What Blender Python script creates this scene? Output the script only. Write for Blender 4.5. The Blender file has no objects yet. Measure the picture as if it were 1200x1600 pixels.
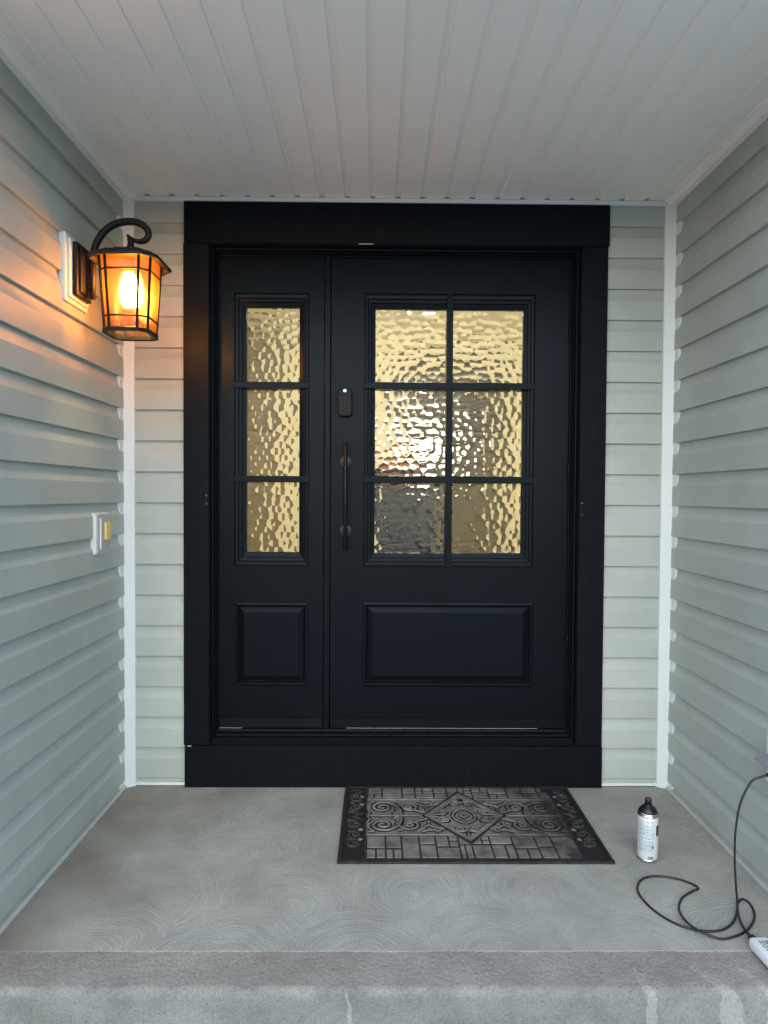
import bpy, bmesh, math, random
import numpy as np
from mathutils import Vector, Matrix

rnd = random.Random(7)
S = bpy.context.scene
COL = S.collection

# ------------------------------------------------------------------ camera
F_PX = 1069.74                       # focal length in pixels of the 1200 x 1600 photograph
PITCH, YAW, ROLL = -0.0245, 0.0096, 0.0058
CAM = np.array([1.0285, -2.83, 1.2081])
W, H = 2.232, 2.413                  # porch width and ceiling height in metres

def cam_axes():
    cp, sp, cy, sy = math.cos(PITCH), math.sin(PITCH), math.cos(YAW), math.sin(YAW)
    fwd = np.array([sy*cp, cy*cp, sp]); right = np.array([cy, -sy, 0.0]); up = np.cross(right, fwd)
    cr, sr = math.cos(ROLL), math.sin(ROLL)
    return cr*right + sr*up, -sr*right + cr*up, fwd
AX_R, AX_U, AX_F = cam_axes()
cd = bpy.data.cameras.new('camera'); cam = bpy.data.objects.new('camera', cd); COL.objects.link(cam)
cd.sensor_fit = 'VERTICAL'; cd.sensor_height = 36.0; cd.lens = F_PX/1600*36.0
cd.clip_start = 0.05; cd.clip_end = 2000
M = Matrix(((AX_R[0], AX_U[0], -AX_F[0], CAM[0]), (AX_R[1], AX_U[1], -AX_F[1], CAM[1]),
            (AX_R[2], AX_U[2], -AX_F[2], CAM[2]), (0, 0, 0, 1)))
cam.matrix_world = M
S.camera = cam

# ------------------------------------------------------------------ sky, sun, exposure
SUN_EL, SUN_AZ = math.radians(28.0), math.radians(4.0)      # behind the camera, a little to its left
w = bpy.data.worlds.new('World'); S.world = w; w.use_nodes = True
nt = w.node_tree; bg = nt.nodes['Background']
sky = nt.nodes.new('ShaderNodeTexSky'); sky.sky_type = 'NISHITA'; sky.sun_disc = False
sky.sun_elevation = SUN_EL; sky.sun_rotation = math.pi + SUN_AZ
sky.air_density = 1.0; sky.dust_density = 0.8; sky.ozone_density = 1.6
nt.links.new(sky.outputs[0], bg.inputs[0]); bg.inputs[1].default_value = 0.125
sl = bpy.data.lights.new('sun', 'SUN'); so = bpy.data.objects.new('sun', sl); COL.objects.link(so)
sl.energy = 0.98; sl.angle = math.radians(110); sl.color = (1.0, 0.99, 0.965)
sdir = Vector((-math.sin(SUN_AZ)*math.cos(SUN_EL), -math.cos(SUN_AZ)*math.cos(SUN_EL), math.sin(SUN_EL)))
so.rotation_euler = (-sdir).to_track_quat('-Z', 'Y').to_euler()
so.location = (0, -12, 6)
S.view_settings.view_transform = 'Standard'; S.view_settings.look = 'None'
S.view_settings.gamma = 1.0; S.view_settings.use_curve_mapping = False
S.view_settings.exposure = 1.36
S.render.engine = 'CYCLES'
S.cycles.use_denoising = True
S.cycles.max_bounces = 8; S.cycles.diffuse_bounces = 5; S.cycles.transmission_bounces = 8
S.cycles.transparent_max_bounces = 16
S.cycles.caustics_reflective = False; S.cycles.caustics_refractive = False
S.cycles.sample_clamp_indirect = 6.0

# ------------------------------------------------------------------ pixel of the photograph -> point on a known surface
def ray(x, y): return (x-600)/F_PX*AX_R - (y-800)/F_PX*AX_U + AX_F
def on_y(x, y, Y): d = ray(x, y); return CAM + d*(Y-CAM[1])/d[1]
def on_x(x, y, X): d = ray(x, y); return CAM + d*(X-CAM[0])/d[0]
def on_z(x, y, Z): d = ray(x, y); return CAM + d*(Z-CAM[2])/d[2]
def rect(l, t, r, b, Y):
    """pixel box on the upright plane y = Y -> (x0, x1, z0, z1) in metres"""
    mx, my = (l+r)/2, (t+b)/2
    return (on_y(l, my, Y)[0], on_y(r, my, Y)[0], on_y(mx, b, Y)[2], on_y(mx, t, Y)[2])

# ------------------------------------------------------------------ materials
def mat(name, col, rough=0.5, metal=0.0, spec=0.5, noise=None, bump=None, coat=0.0, rvar=0.0):
    """noise = (scale, amount, colour2); bump = (scale, distance, detail)"""
    m = bpy.data.materials.new(name); m.use_nodes = True
    n, l = m.node_tree.nodes, m.node_tree.links
    b = n['Principled BSDF']
    b.inputs['Base Color'].default_value = (*col, 1); b.inputs['Roughness'].default_value = rough
    b.inputs['Metallic'].default_value = metal; b.inputs['Specular IOR Level'].default_value = spec
    b.inputs['Coat Weight'].default_value = coat
    tc = n.new('ShaderNodeTexCoord'); geo = n.new('ShaderNodeNewGeometry')
    P = geo.outputs['Position']
    if noise:
        t = n.new('ShaderNodeTexNoise'); t.inputs['Scale'].default_value = noise[0]; t.inputs['Detail'].default_value = 6
        t.inputs['Roughness'].default_value = 0.62
        l.new(P, t.inputs['Vector'])
        r = n.new('ShaderNodeValToRGB'); r.color_ramp.elements[0].position = 0.5-noise[1]; r.color_ramp.elements[1].position = 0.5+noise[1]
        r.color_ramp.elements[0].color = (*col, 1); r.color_ramp.elements[1].color = (*noise[2], 1)
        l.new(t.outputs['Fac'], r.inputs['Fac']); l.new(r.outputs[0], b.inputs['Base Color'])
    if rvar:
        t2 = n.new('ShaderNodeTexNoise'); t2.inputs['Scale'].default_value = 9; t2.inputs['Detail'].default_value = 5
        l.new(P, t2.inputs['Vector'])
        mr = n.new('ShaderNodeMapRange'); mr.inputs['To Min'].default_value = rough-rvar; mr.inputs['To Max'].default_value = rough+rvar
        l.new(t2.outputs['Fac'], mr.inputs['Value']); l.new(mr.outputs[0], b.inputs['Roughness'])
    if bump:
        t3 = n.new('ShaderNodeTexNoise'); t3.inputs['Scale'].default_value = bump[0]; t3.inputs['Detail'].default_value = bump[2]
        l.new(P, t3.inputs['Vector'])
        bp = n.new('ShaderNodeBump'); bp.inputs['Distance'].default_value = bump[1]
        l.new(t3.outputs['Fac'], bp.inputs['Height']); l.new(bp.outputs[0], b.inputs['Normal'])
    return m

def blue_spec(m):
    m.node_tree.nodes['Principled BSDF'].inputs['Specular Tint'].default_value = (0.62, 0.82, 1.0, 1)

def siding_mat(name, stretch):
    m = mat(name, (0.40, 0.455, 0.425), rough=0.5, spec=0.35)
    n, l = m.node_tree.nodes, m.node_tree.links; b = n['Principled BSDF']
    geo = n.new('ShaderNodeNewGeometry')
    mp = n.new('ShaderNodeMapping'); mp.inputs['Scale'].default_value = stretch
    l.new(geo.outputs['Position'], mp.inputs['Vector'])
    t = n.new('ShaderNodeTexNoise'); t.inputs['Scale'].default_value = 1; t.inputs['Detail'].default_value = 4
    l.new(mp.outputs[0], t.inputs['Vector'])
    bp = n.new('ShaderNodeBump'); bp.inputs['Distance'].default_value = 0.0006; bp.inputs['Strength'].default_value = 0.6
    l.new(t.outputs['Fac'], bp.inputs['Height']); l.new(bp.outputs[0], b.inputs['Normal'])
    # grime with its own blotchy shape
    t2 = n.new('ShaderNodeTexNoise'); t2.inputs['Scale'].default_value = 3.1; t2.inputs['Detail'].default_value = 8
    t2.inputs['Roughness'].default_value = 0.7
    l.new(geo.outputs['Position'], t2.inputs['Vector'])
    r = n.new('ShaderNodeValToRGB'); r.color_ramp.elements[0].position = 0.38; r.color_ramp.elements[1].position = 0.66
    r.color_ramp.elements[0].color = (0.365, 0.415, 0.385, 1); r.color_ramp.elements[1].color = (0.42, 0.472, 0.442, 1)
    l.new(t2.outputs['Fac'], r.inputs['Fac'])
    # each board a shade of its own
    oi = n.new('ShaderNodeObjectInfo'); hs = n.new('ShaderNodeHueSaturation')
    mr = n.new('ShaderNodeMapRange'); mr.inputs['To Min'].default_value = 0.96; mr.inputs['To Max'].default_value = 1.04
    l.new(oi.outputs['Random'], mr.inputs['Value']); l.new(mr.outputs[0], hs.inputs['Value'])
    l.new(r.outputs[0], hs.inputs['Color']); l.new(hs.outputs[0], b.inputs['Base Color'])
    return m

MT = {}
MT['siding_side'] = siding_mat('sage vinyl siding running into the porch', (60, 2.5, 120))
MT['siding_back'] = siding_mat('sage vinyl siding across the porch', (2.5, 60, 120))
MT['trim'] = mat('white vinyl trim', (0.62, 0.685, 0.69), rough=0.42, noise=(6, .3, (0.67, 0.73, 0.73)))
MT['trim_grey'] = mat('dusty vinyl channel', (0.44, 0.46, 0.43), rough=0.6, noise=(18, .25, (0.55, 0.57, 0.54)))
MT['soffit'] = mat('pale soffit vinyl', (0.82, 0.825, 0.765), rough=0.5, spec=0.35, noise=(2.2, .3, (0.87, 0.87, 0.81)), bump=(160, .0004, 3))
MT['black'] = mat('black satin door paint', (0.004, 0.0055, 0.0075), rough=0.30, spec=0.09, rvar=0.06, bump=(420, .00018, 2))
MT['black_trim'] = mat('black casing paint', (0.0045, 0.0055, 0.0075), rough=0.42, spec=0.08, rvar=0.07, noise=(30, .1, (0.006, 0.0075, 0.0095)), bump=(260, .00025, 3))
blue_spec(MT['black']); blue_spec(MT['black_trim'])
MT['black_deep'] = mat('black threshold', (0.006, 0.006, 0.007), rough=0.6, spec=0.3)
MT['bar'] = mat('black powder coated bar', (0.005, 0.005, 0.006), rough=0.35, spec=0.2)
MT['rosette'] = mat('grey rosette', (0.013, 0.017, 0.021), rough=0.32, spec=.2)
MT['lock'] = mat('black lock plastic', (0.006, 0.006, 0.008), rough=0.4, spec=.12)
MT['key'] = mat('lock key legends', (0.02, 0.022, 0.025), rough=0.4, spec=.2)
MT['white_pl'] = mat('white plastic', (0.74, 0.77, 0.78), rough=0.4)
MT['glint'] = mat('bare edge glint', (0.55, 0.56, 0.56), rough=0.5)  # pale colour that stands in for glints on edges
MT['lantern'] = mat('dark bronze metal', (0.007, 0.006, 0.006), rough=0.5, spec=.18, noise=(40, .2, (0.013, 0.010, 0.009)), bump=(90, .0004, 3))
MT['bell_body'] = mat('grey doorbell plate', (0.42, 0.43, 0.45), rough=0.4)
MT['bell_btn'] = mat('pale yellow button', (0.72, 0.58, 0.24), rough=0.4)
MT['bell_btn_side'] = mat('amber button side', (0.35, 0.24, 0.07), rough=0.4)
MT['cable'] = mat('black rubber cable', (0.010, 0.012, 0.012), rough=0.45)
MT['grey_pl'] = mat('grey plastic cover', (0.22, 0.24, 0.27), rough=0.4)
MT['can_metal'] = mat('tinplate', (0.62, 0.63, 0.64), rough=0.22, metal=1.0)
MT['can_black'] = mat('black can dome', (0.008, 0.009, 0.010), rough=0.25)
MT['can_red'] = mat('paint stained red nozzle', (0.11, 0.022, 0.016), rough=0.5, noise=(120, .2, (0.035, 0.012, 0.01)))
MT['wallpaint'] = mat('cream wall paint', (0.78, 0.73, 0.57), rough=0.7)
MT['ceilpaint'] = mat('white ceiling paint', (0.86, 0.84, 0.76), rough=0.8)
MT['oak'] = mat('olive hall paint', (0.40, 0.35, 0.20), rough=0.6, noise=(3, .2, (0.47, 0.41, 0.25)))
MT['walnut'] = mat('dark walnut closet door', (0.15, 0.115, 0.058), rough=0.5, noise=(5, .2, (0.20, 0.155, 0.08)))
MT['foyerfloor'] = mat('foyer floor', (0.22, 0.16, 0.07), rough=0.35, noise=(6, .2, (0.3, 0.22, 0.1)))
MT['darkblue'] = mat('dark painted cabinet', (0.010, 0.013, 0.020), rough=0.4)
MT['redcloth'] = mat('brick red cushion', (0.10, 0.035, 0.022), rough=0.8)

def emit(name, col, strength):
    m = bpy.data.materials.new(name); m.use_nodes = True
    b = m.node_tree.nodes['Principled BSDF']
    b.inputs['Base Color'].default_value = (*col, 1)
    b.inputs['Emission Color'].default_value = (*col, 1); b.inputs['Emission Strength'].default_value = strength
    return m
BULB_STRENGTH, HALL_STRENGTH = 125.0, 70.0
MT['bulb'] = emit('glowing filament bulb', (1.0, 0.64, 0.27), BULB_STRENGTH)
MT['hall_lamp'] = emit('lit opal lamp bowl', (1.0, 0.89, 0.66), HALL_STRENGTH)
MT['pendant'] = emit('lit opal globe', (1.0, 0.94, 0.80), 0.8)
MT['led'] = emit('white ring led', (0.8, 0.85, 0.95), 0.6)

def glass_mat():
    m = bpy.data.materials.new('hammered glass'); m.use_nodes = True
    n, l = m.node_tree.nodes, m.node_tree.links; n.clear()
    o = n.new('ShaderNodeOutputMaterial'); g = n.new('ShaderNodeBsdfGlass')
    g.inputs['IOR'].default_value = 1.25; g.inputs['Roughness'].default_value = 0.0
    g.inputs['Color'].default_value = (0.97, 0.985, 0.96, 1)
    l.new(g.outputs[0], o.inputs[0]); return m
MT['glass'] = glass_mat()

def amber_mat():
    m = bpy.data.materials.new('amber seeded glass'); m.use_nodes = True
    n, l = m.node_tree.nodes, m.node_tree.links; n.clear()
    o = n.new('ShaderNodeOutputMaterial')
    geo = n.new('ShaderNodeNewGeometry')
    tn = n.new('ShaderNodeTexNoise'); tn.inputs['Scale'].default_value = 90; tn.inputs['Detail'].default_value = 4
    l.new(geo.outputs['Position'], tn.inputs['Vector'])
    bp = n.new('ShaderNodeBump'); bp.inputs['Distance'].default_value = 0.002; l.new(tn.outputs['Fac'], bp.inputs['Height'])
    tr = n.new('ShaderNodeBsdfTransparent'); tr.inputs[0].default_value = (0.9, 0.41, 0.115, 1)
    tl = n.new('ShaderNodeBsdfTranslucent'); tl.inputs[0].default_value = (1.0, 0.30, 0.03, 1)
    gl = n.new('ShaderNodeBsdfGlossy'); gl.inputs['Roughness'].default_value = 0.125
    l.new(bp.outputs[0], tl.inputs['Normal']); l.new(bp.outputs[0], gl.inputs['Normal'])
    rf = n.new('ShaderNodeBsdfRefraction'); rf.inputs['Color'].default_value = (0.8, 0.40, 0.10, 1); rf.inputs['IOR'].default_value = 1.22; rf.inputs['Roughness'].default_value = 0.58
    l.new(bp.outputs[0], rf.inputs['Normal'])
    m0 = n.new('ShaderNodeMixShader'); m0.inputs[0].default_value = 0.06; l.new(rf.outputs[0], m0.inputs[1]); l.new(tl.outputs[0], m0.inputs[2])
    m1 = n.new('ShaderNodeMixShader'); m1.inputs[0].default_value = 0.6; l.new(tr.outputs[0], m1.inputs[1]); l.new(m0.outputs[0], m1.inputs[2])
    m2 = n.new('ShaderNodeMixShader'); m2.inputs[0].default_value = 0.05; l.new(m1.outputs[0], m2.inputs[1]); l.new(gl.outputs[0], m2.inputs[2])
    l.new(m2.outputs[0], o.inputs[0]); return m
MT['amber'] = amber_mat()

def clear_mat():
    m = bpy.data.materials.new('clear seeded glass'); m.use_nodes = True
    n, l = m.node_tree.nodes, m.node_tree.links; n.clear()
    o = n.new('ShaderNodeOutputMaterial')
    tr = n.new('ShaderNodeBsdfTransparent'); tr.inputs[0].default_value = (0.95, 0.86, 0.72, 1)
    gl = n.new('ShaderNodeBsdfGlossy'); gl.inputs['Roughness'].default_value = 0.08
    mx = n.new('ShaderNodeMixShader'); mx.inputs[0].default_value = 0.125
    l.new(tr.outputs[0], mx.inputs[1]); l.new(gl.outputs[0], mx.inputs[2]); l.new(mx.outputs[0], o.inputs[0]); return m
MT['clear'] = clear_mat()

def concrete_floor():
    """broomed concrete: rows of overlapping fan swirls as fine relief, brown staining in blotches"""
    m = bpy.data.materials.new('swirl broomed concrete'); m.use_nodes = True
    n, l = m.node_tree.nodes, m.node_tree.links; b = n['Principled BSDF']; b.inputs['Roughness'].default_value = 0.72
    b.inputs['Specular IOR Level'].default_value = 0.35
    geo = n.new('ShaderNodeNewGeometry'); P = geo.outputs['Position']
    def math_(op, a, c=None, d=None):
        q = n.new('ShaderNodeMath'); q.operation = op
        for i, v in enumerate((a, c, d)):
            if v is None: continue
            if hasattr(v, 'links'): l.new(v, q.inputs[i])
            else: q.inputs[i].default_value = v
        return q.outputs[0]
    wob = n.new('ShaderNodeTexNoise'); wob.inputs['Scale'].default_value = 5; wob.inputs['Detail'].default_value = 3
    l.new(P, wob.inputs['Vector'])
    sw = n.new('ShaderNodeSeparateColor'); l.new(wob.outputs['Color'], sw.inputs[0])
    sep = n.new('ShaderNodeSeparateXYZ'); l.new(P, sep.inputs[0])
    X = math_('ADD', sep.outputs[0], math_('MULTIPLY', math_('SUBTRACT', sw.outputs[0], 0.5), 0.10))
    Y = math_('ADD', sep.outputs[1], math_('MULTIPLY', math_('SUBTRACT', sw.outputs[1], 0.5), 0.10))
    dist = None; shade = None
    rows = [(0.02, .16, .33, .27), (-.16, .02, .36, .26), (-.36, .19, .37, .27), (-.55, .05, .35, .25), (-.80, .2, .38, .29), (-1.06, .085, .365, .25)]
    for k, (yk, off, sp, rad) in enumerate(rows):
        q = math_('DIVIDE', math_('SUBTRACT', X, off), sp)
        cell = math_('FLOOR', q)
        jit = math_('MULTIPLY', math_('SINE', math_('MULTIPLY', cell, 12.99+k)), 0.05)
        u = math_('MULTIPLY', math_('SUBTRACT', math_('FRACT', q), 0.5), sp)
        dy = math_('SUBTRACT', math_('SUBTRACT', Y, yk), jit)
        d = math_('SQRT', math_('ADD', math_('MULTIPLY', u, u), math_('MULTIPLY', dy, dy)))
        own = math_('ADD', d, math_('MULTIPLY', cell, 0.0037))
        sh = math_('SINE', math_('ADD', math_('MULTIPLY', cell, 2.7), k*1.9))
        if dist is None: dist, shade = own, sh
        else:
            inside = math_('LESS_THAN', d, rad)
            dist = math_('ADD', math_('MULTIPLY', own, inside), math_('MULTIPLY', dist, math_('SUBTRACT', 1.0, inside)))
            shade = math_('ADD', math_('MULTIPLY', sh, inside), math_('MULTIPLY', shade, math_('SUBTRACT', 1.0, inside)))
    # bristle lines: rings with uneven spacing
    comb = n.new('ShaderNodeCombineXYZ'); l.new(math_('MULTIPLY', dist, 290.0), comb.inputs[0])
    l.new(math_('MULTIPLY', sep.outputs[0], 9.0), comb.inputs[1]); l.new(math_('MULTIPLY', sep.outputs[1], 9.0), comb.inputs[2])
    ln = n.new('ShaderNodeTexNoise'); ln.inputs['Scale'].default_value = 1.0; ln.inputs['Detail'].default_value = 2; l.new(comb.outputs[0], ln.inputs['Vector'])
    mask = n.new('ShaderNodeTexNoise'); mask.inputs['Scale'].default_value = 2.6; mask.inputs['Detail'].default_value = 4; l.new(P, mask.inputs['Vector'])
    mk = n.new('ShaderNodeMapRange'); mk.inputs['From Min'].default_value = 0.36; mk.inputs['From Max'].default_value = 0.58; l.new(mask.outputs['Fac'], mk.inputs['Value'])
    fade = n.new('ShaderNodeMapRange'); fade.inputs['From Min'].default_value = 0.05; fade.inputs['From Max'].default_value = 0.35   # worn smooth beside the left wall
    l.new(sep.outputs[0], fade.inputs['Value'])
    amp = math_('MULTIPLY', mk.outputs[0], fade.outputs[0])
    fine = n.new('ShaderNodeTexNoise'); fine.inputs['Scale'].default_value = 140; fine.inputs['Detail'].default_value = 5; l.new(P, fine.inputs['Vector'])
    hgt = math_('ADD', math_('MULTIPLY', math_('SUBTRACT', ln.outputs['Fac'], 0.5), math_('ADD', math_('MULTIPLY', amp, 1.2), 0.12)),
                math_('MULTIPLY', fine.outputs['Fac'], 0.22))
    bp = n.new('ShaderNodeBump'); bp.inputs['Distance'].default_value = 0.0019; l.new(hgt, bp.inputs['Height']); l.new(bp.outputs[0], b.inputs['Normal'])
    # colour
    base = n.new('ShaderNodeTexNoise'); base.inputs['Scale'].default_value = 4.5; base.inputs['Detail'].default_value = 9; base.inputs['Roughness'].default_value = 0.66
    l.new(P, base.inputs['Vector'])
    r = n.new('ShaderNodeValToRGB'); e = r.color_ramp.elements
    e[0].position, e[1].position = 0.3, 0.72; e[0].color = (0.24, 0.25, 0.222, 1); e[1].color = (0.375, 0.39, 0.35, 1)
    l.new(math_('ADD', base.outputs['Fac'], math_('MULTIPLY', shade, 0.035)), r.inputs['Fac'])
    ridge = n.new('ShaderNodeMapRange'); ridge.inputs['From Min'].default_value = 0.42; ridge.inputs['From Max'].default_value = 0.68
    l.new(ln.outputs['Fac'], ridge.inputs['Value'])
    mx0 = n.new('ShaderNodeMix'); mx0.data_type = 'RGBA'; mx0.blend_type = 'MIX'
    l.new(math_('MULTIPLY', math_('MULTIPLY', ridge.outputs[0], amp), 0.34), mx0.inputs[0]); l.new(r.outputs[0], mx0.inputs[6]); mx0.inputs[7].default_value = (0.52, 0.55, 0.52, 1)
    # soil washed into the left side and the door foot
    st = n.new('ShaderNodeTexNoise'); st.inputs['Scale'].default_value = 3.3; st.inputs['Detail'].default_value = 7; l.new(P, st.inputs['Vector'])
    edge = n.new('ShaderNodeMapRange'); edge.inputs['From Min'].default_value = 0.5; edge.inputs['From Max'].default_value = 0.0; l.new(sep.outputs[0], edge.inputs['Value'])
    sm = n.new('ShaderNodeMapRange'); sm.inputs['From Min'].default_value = 0.55; sm.inputs['From Max'].default_value = 0.95; sm.inputs['To Max'].default_value = 0.6
    l.new(math_('ADD', st.outputs['Fac'], math_('MULTIPLY', edge.outputs[0], 0.38)), sm.inputs['Value'])
    mx1 = n.new('ShaderNodeMix'); mx1.data_type = 'RGBA'; l.new(sm.outputs[0], mx1.inputs[0]); l.new(mx0.outputs[2], mx1.inputs[6]); mx1.inputs[7].default_value = (0.185, 0.165, 0.13, 1)
    sp2 = n.new('ShaderNodeTexNoise'); sp2.inputs['Scale'].default_value = 260; sp2.inputs['Detail'].default_value = 2; l.new(P, sp2.inputs['Vector'])
    hs = n.new('ShaderNodeHueSaturation'); sv = n.new('ShaderNodeMapRange'); sv.inputs['From Min'].default_value = 0.3; sv.inputs['From Max'].default_value = 0.7
    sv.inputs['To Min'].default_value = 0.74; sv.inputs['To Max'].default_value = 1.26; l.new(sp2.outputs['Fac'], sv.inputs['Value'])
    l.new(sv.outputs[0], hs.inputs['Value']); l.new(mx1.outputs[2], hs.inputs['Color']); l.new(hs.outputs[0], b.inputs['Base Color'])
    return m
MT['floor'] = concrete_floor()

def concrete_edge():
    """trowelled edge band (brownish) with pale drip runs; the dirty riser is coloured darker to offset the sun on it"""
    m = bpy.data.materials.new('trowelled concrete edge'); m.use_nodes = True
    n, l = m.node_tree.nodes, m.node_tree.links; b = n['Principled BSDF']; b.inputs['Roughness'].default_value = 0.7
    geo = n.new('ShaderNodeNewGeometry'); P = geo.outputs['Position']
    sep = n.new('ShaderNodeSeparateXYZ'); l.new(P, sep.inputs[0])
    t = n.new('ShaderNodeTexNoise'); t.inputs['Scale'].default_value = 6; t.inputs['Detail'].default_value = 9; t.inputs['Roughness'].default_value = .68; l.new(P, t.inputs['Vector'])
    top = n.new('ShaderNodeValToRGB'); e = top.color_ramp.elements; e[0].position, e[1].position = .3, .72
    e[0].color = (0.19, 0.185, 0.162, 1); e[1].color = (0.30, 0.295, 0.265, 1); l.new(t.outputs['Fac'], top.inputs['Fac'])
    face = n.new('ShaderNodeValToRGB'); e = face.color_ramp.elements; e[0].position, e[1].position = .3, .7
    e[0].color = (0.095, 0.104, 0.096, 1); e[1].color = (0.19, 0.205, 0.19, 1); l.new(t.outputs['Fac'], face.inputs['Fac'])  # dirty riser tone, darkened further against direct sunlight
    def math_(op, a, c=None):
        q = n.new('ShaderNodeMath'); q.operation = op
        for i, v in enumerate((a, c)):
            if v is None: continue
            if hasattr(v, 'links'): l.new(v, q.inputs[i])
            else: q.inputs[i].default_value = v
        return q.outputs[0]
    wv = n.new('ShaderNodeTexNoise'); wv.inputs['Scale'].default_value = 14; wv.inputs['Detail'].default_value = 4; l.new(P, wv.inputs['Vector'])
    # path length down the profile: forwards on top, then down the face
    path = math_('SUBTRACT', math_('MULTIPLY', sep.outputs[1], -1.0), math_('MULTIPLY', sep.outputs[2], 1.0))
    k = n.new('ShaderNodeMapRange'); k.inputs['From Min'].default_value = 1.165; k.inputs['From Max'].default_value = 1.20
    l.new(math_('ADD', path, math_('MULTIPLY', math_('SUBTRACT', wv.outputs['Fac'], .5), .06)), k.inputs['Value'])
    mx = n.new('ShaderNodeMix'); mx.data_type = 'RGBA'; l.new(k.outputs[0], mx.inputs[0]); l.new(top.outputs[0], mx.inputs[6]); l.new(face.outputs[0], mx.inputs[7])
    # pale drip runs where water came over the edge
    drip = None
    for (x0, s0, wd, lean) in ((1.695, 1.105, .015, .15), (1.845, 1.10, .026, .6), (1.96, 1.10, .018, .5), (0.96, 1.19, .008, .1)):
        cx = math_('ADD', x0, math_('MULTIPLY', math_('MINIMUM', math_('SUBTRACT', path, s0), 0.1), lean))
        dx = math_('ABSOLUTE', math_('SUBTRACT', math_('ADD', sep.outputs[0], math_('MULTIPLY', math_('SUBTRACT', wv.outputs['Fac'], .5), .05)), cx))
        grow = n.new('ShaderNodeMapRange'); grow.inputs['From Min'].default_value = s0; grow.inputs['From Max'].default_value = s0+.12
        grow.inputs['To Min'].default_value = wd*.25; grow.inputs['To Max'].default_value = wd; l.new(path, grow.inputs['Value'])
        a = math_('MULTIPLY', math_('LESS_THAN', dx, grow.outputs[0]), math_('GREATER_THAN', path, s0))
        drip = a if drip is None else math_('MAXIMUM', drip, a)
    mx2 = n.new('ShaderNodeMix'); mx2.data_type = 'RGBA'; l.new(math_('MULTIPLY', drip, .34), mx2.inputs[0]); l.new(mx.outputs[2], mx2.inputs[6]); mx2.inputs[7].default_value = (.36, .375, .35, 1)
    # pale crust in the joint to the broomed slab
    j = n.new('ShaderNodeMapRange'); j.inputs['From Min'].default_value = 1.049; j.inputs['From Max'].default_value = 1.041
    l.new(math_('ADD', path, math_('MULTIPLY', math_('SUBTRACT', wv.outputs['Fac'], .5), .012)), j.inputs['Value'])
    mx3 = n.new('ShaderNodeMix'); mx3.data_type = 'RGBA'; l.new(math_('MULTIPLY', j.outputs[0], math_('GREATER_THAN', t.outputs['Fac'], .44)), mx3.inputs[0])
    l.new(mx2.outputs[2], mx3.inputs[6]); mx3.inputs[7].default_value = (.55, .56, .53, 1)
    l.new(mx3.outputs[2], b.inputs['Base Color'])
    gr = n.new('ShaderNodeTexNoise'); gr.inputs['Scale'].default_value = 210; gr.inputs['Detail'].default_value = 3; l.new(P, gr.inputs['Vector'])
    vo = n.new('ShaderNodeTexVoronoi'); vo.inputs['Scale'].default_value = 55; l.new(P, vo.inputs['Vector'])
    pore = n.new('ShaderNodeMapRange'); pore.inputs['From Min'].default_value = .10; pore.inputs['From Max'].default_value = .16; pore.inputs['To Min'].default_value = .62; l.new(vo.outputs['Distance'], pore.inputs['Value'])
    gv = n.new('ShaderNodeMapRange'); gv.inputs['From Min'].default_value = .3; gv.inputs['From Max'].default_value = .7; gv.inputs['To Min'].default_value = .78; gv.inputs['To Max'].default_value = 1.22; l.new(gr.outputs['Fac'], gv.inputs['Value'])
    hs = n.new('ShaderNodeHueSaturation'); l.new(math_('MULTIPLY', gv.outputs[0], pore.outputs[0]), hs.inputs['Value']); l.new(mx3.outputs[2], hs.inputs['Color']); l.new(hs.outputs[0], b.inputs['Base Color'])
    f = n.new('ShaderNodeTexNoise'); f.inputs['Scale'].default_value = 90; f.inputs['Detail'].default_value = 8; l.new(P, f.inputs['Vector'])
    bp = n.new('ShaderNodeBump'); bp.inputs['Distance'].default_value = .003; l.new(f.outputs['Fac'], bp.inputs['Height']); l.new(bp.outputs[0], b.inputs['Normal'])
    return m
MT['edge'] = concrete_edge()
MT['walk'] = mat('pale concrete driveway', (0.50, 0.50, 0.47), rough=.8, noise=(3, .2, (0.58, 0.58, 0.55)))  # kept bright so that it throws light up under the porch
MT['lawn'] = mat('short lawn', (0.045, 0.075, 0.025), rough=.9, noise=(8, .2, (0.08, 0.11, 0.04)), bump=(60, .03, 4))

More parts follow.
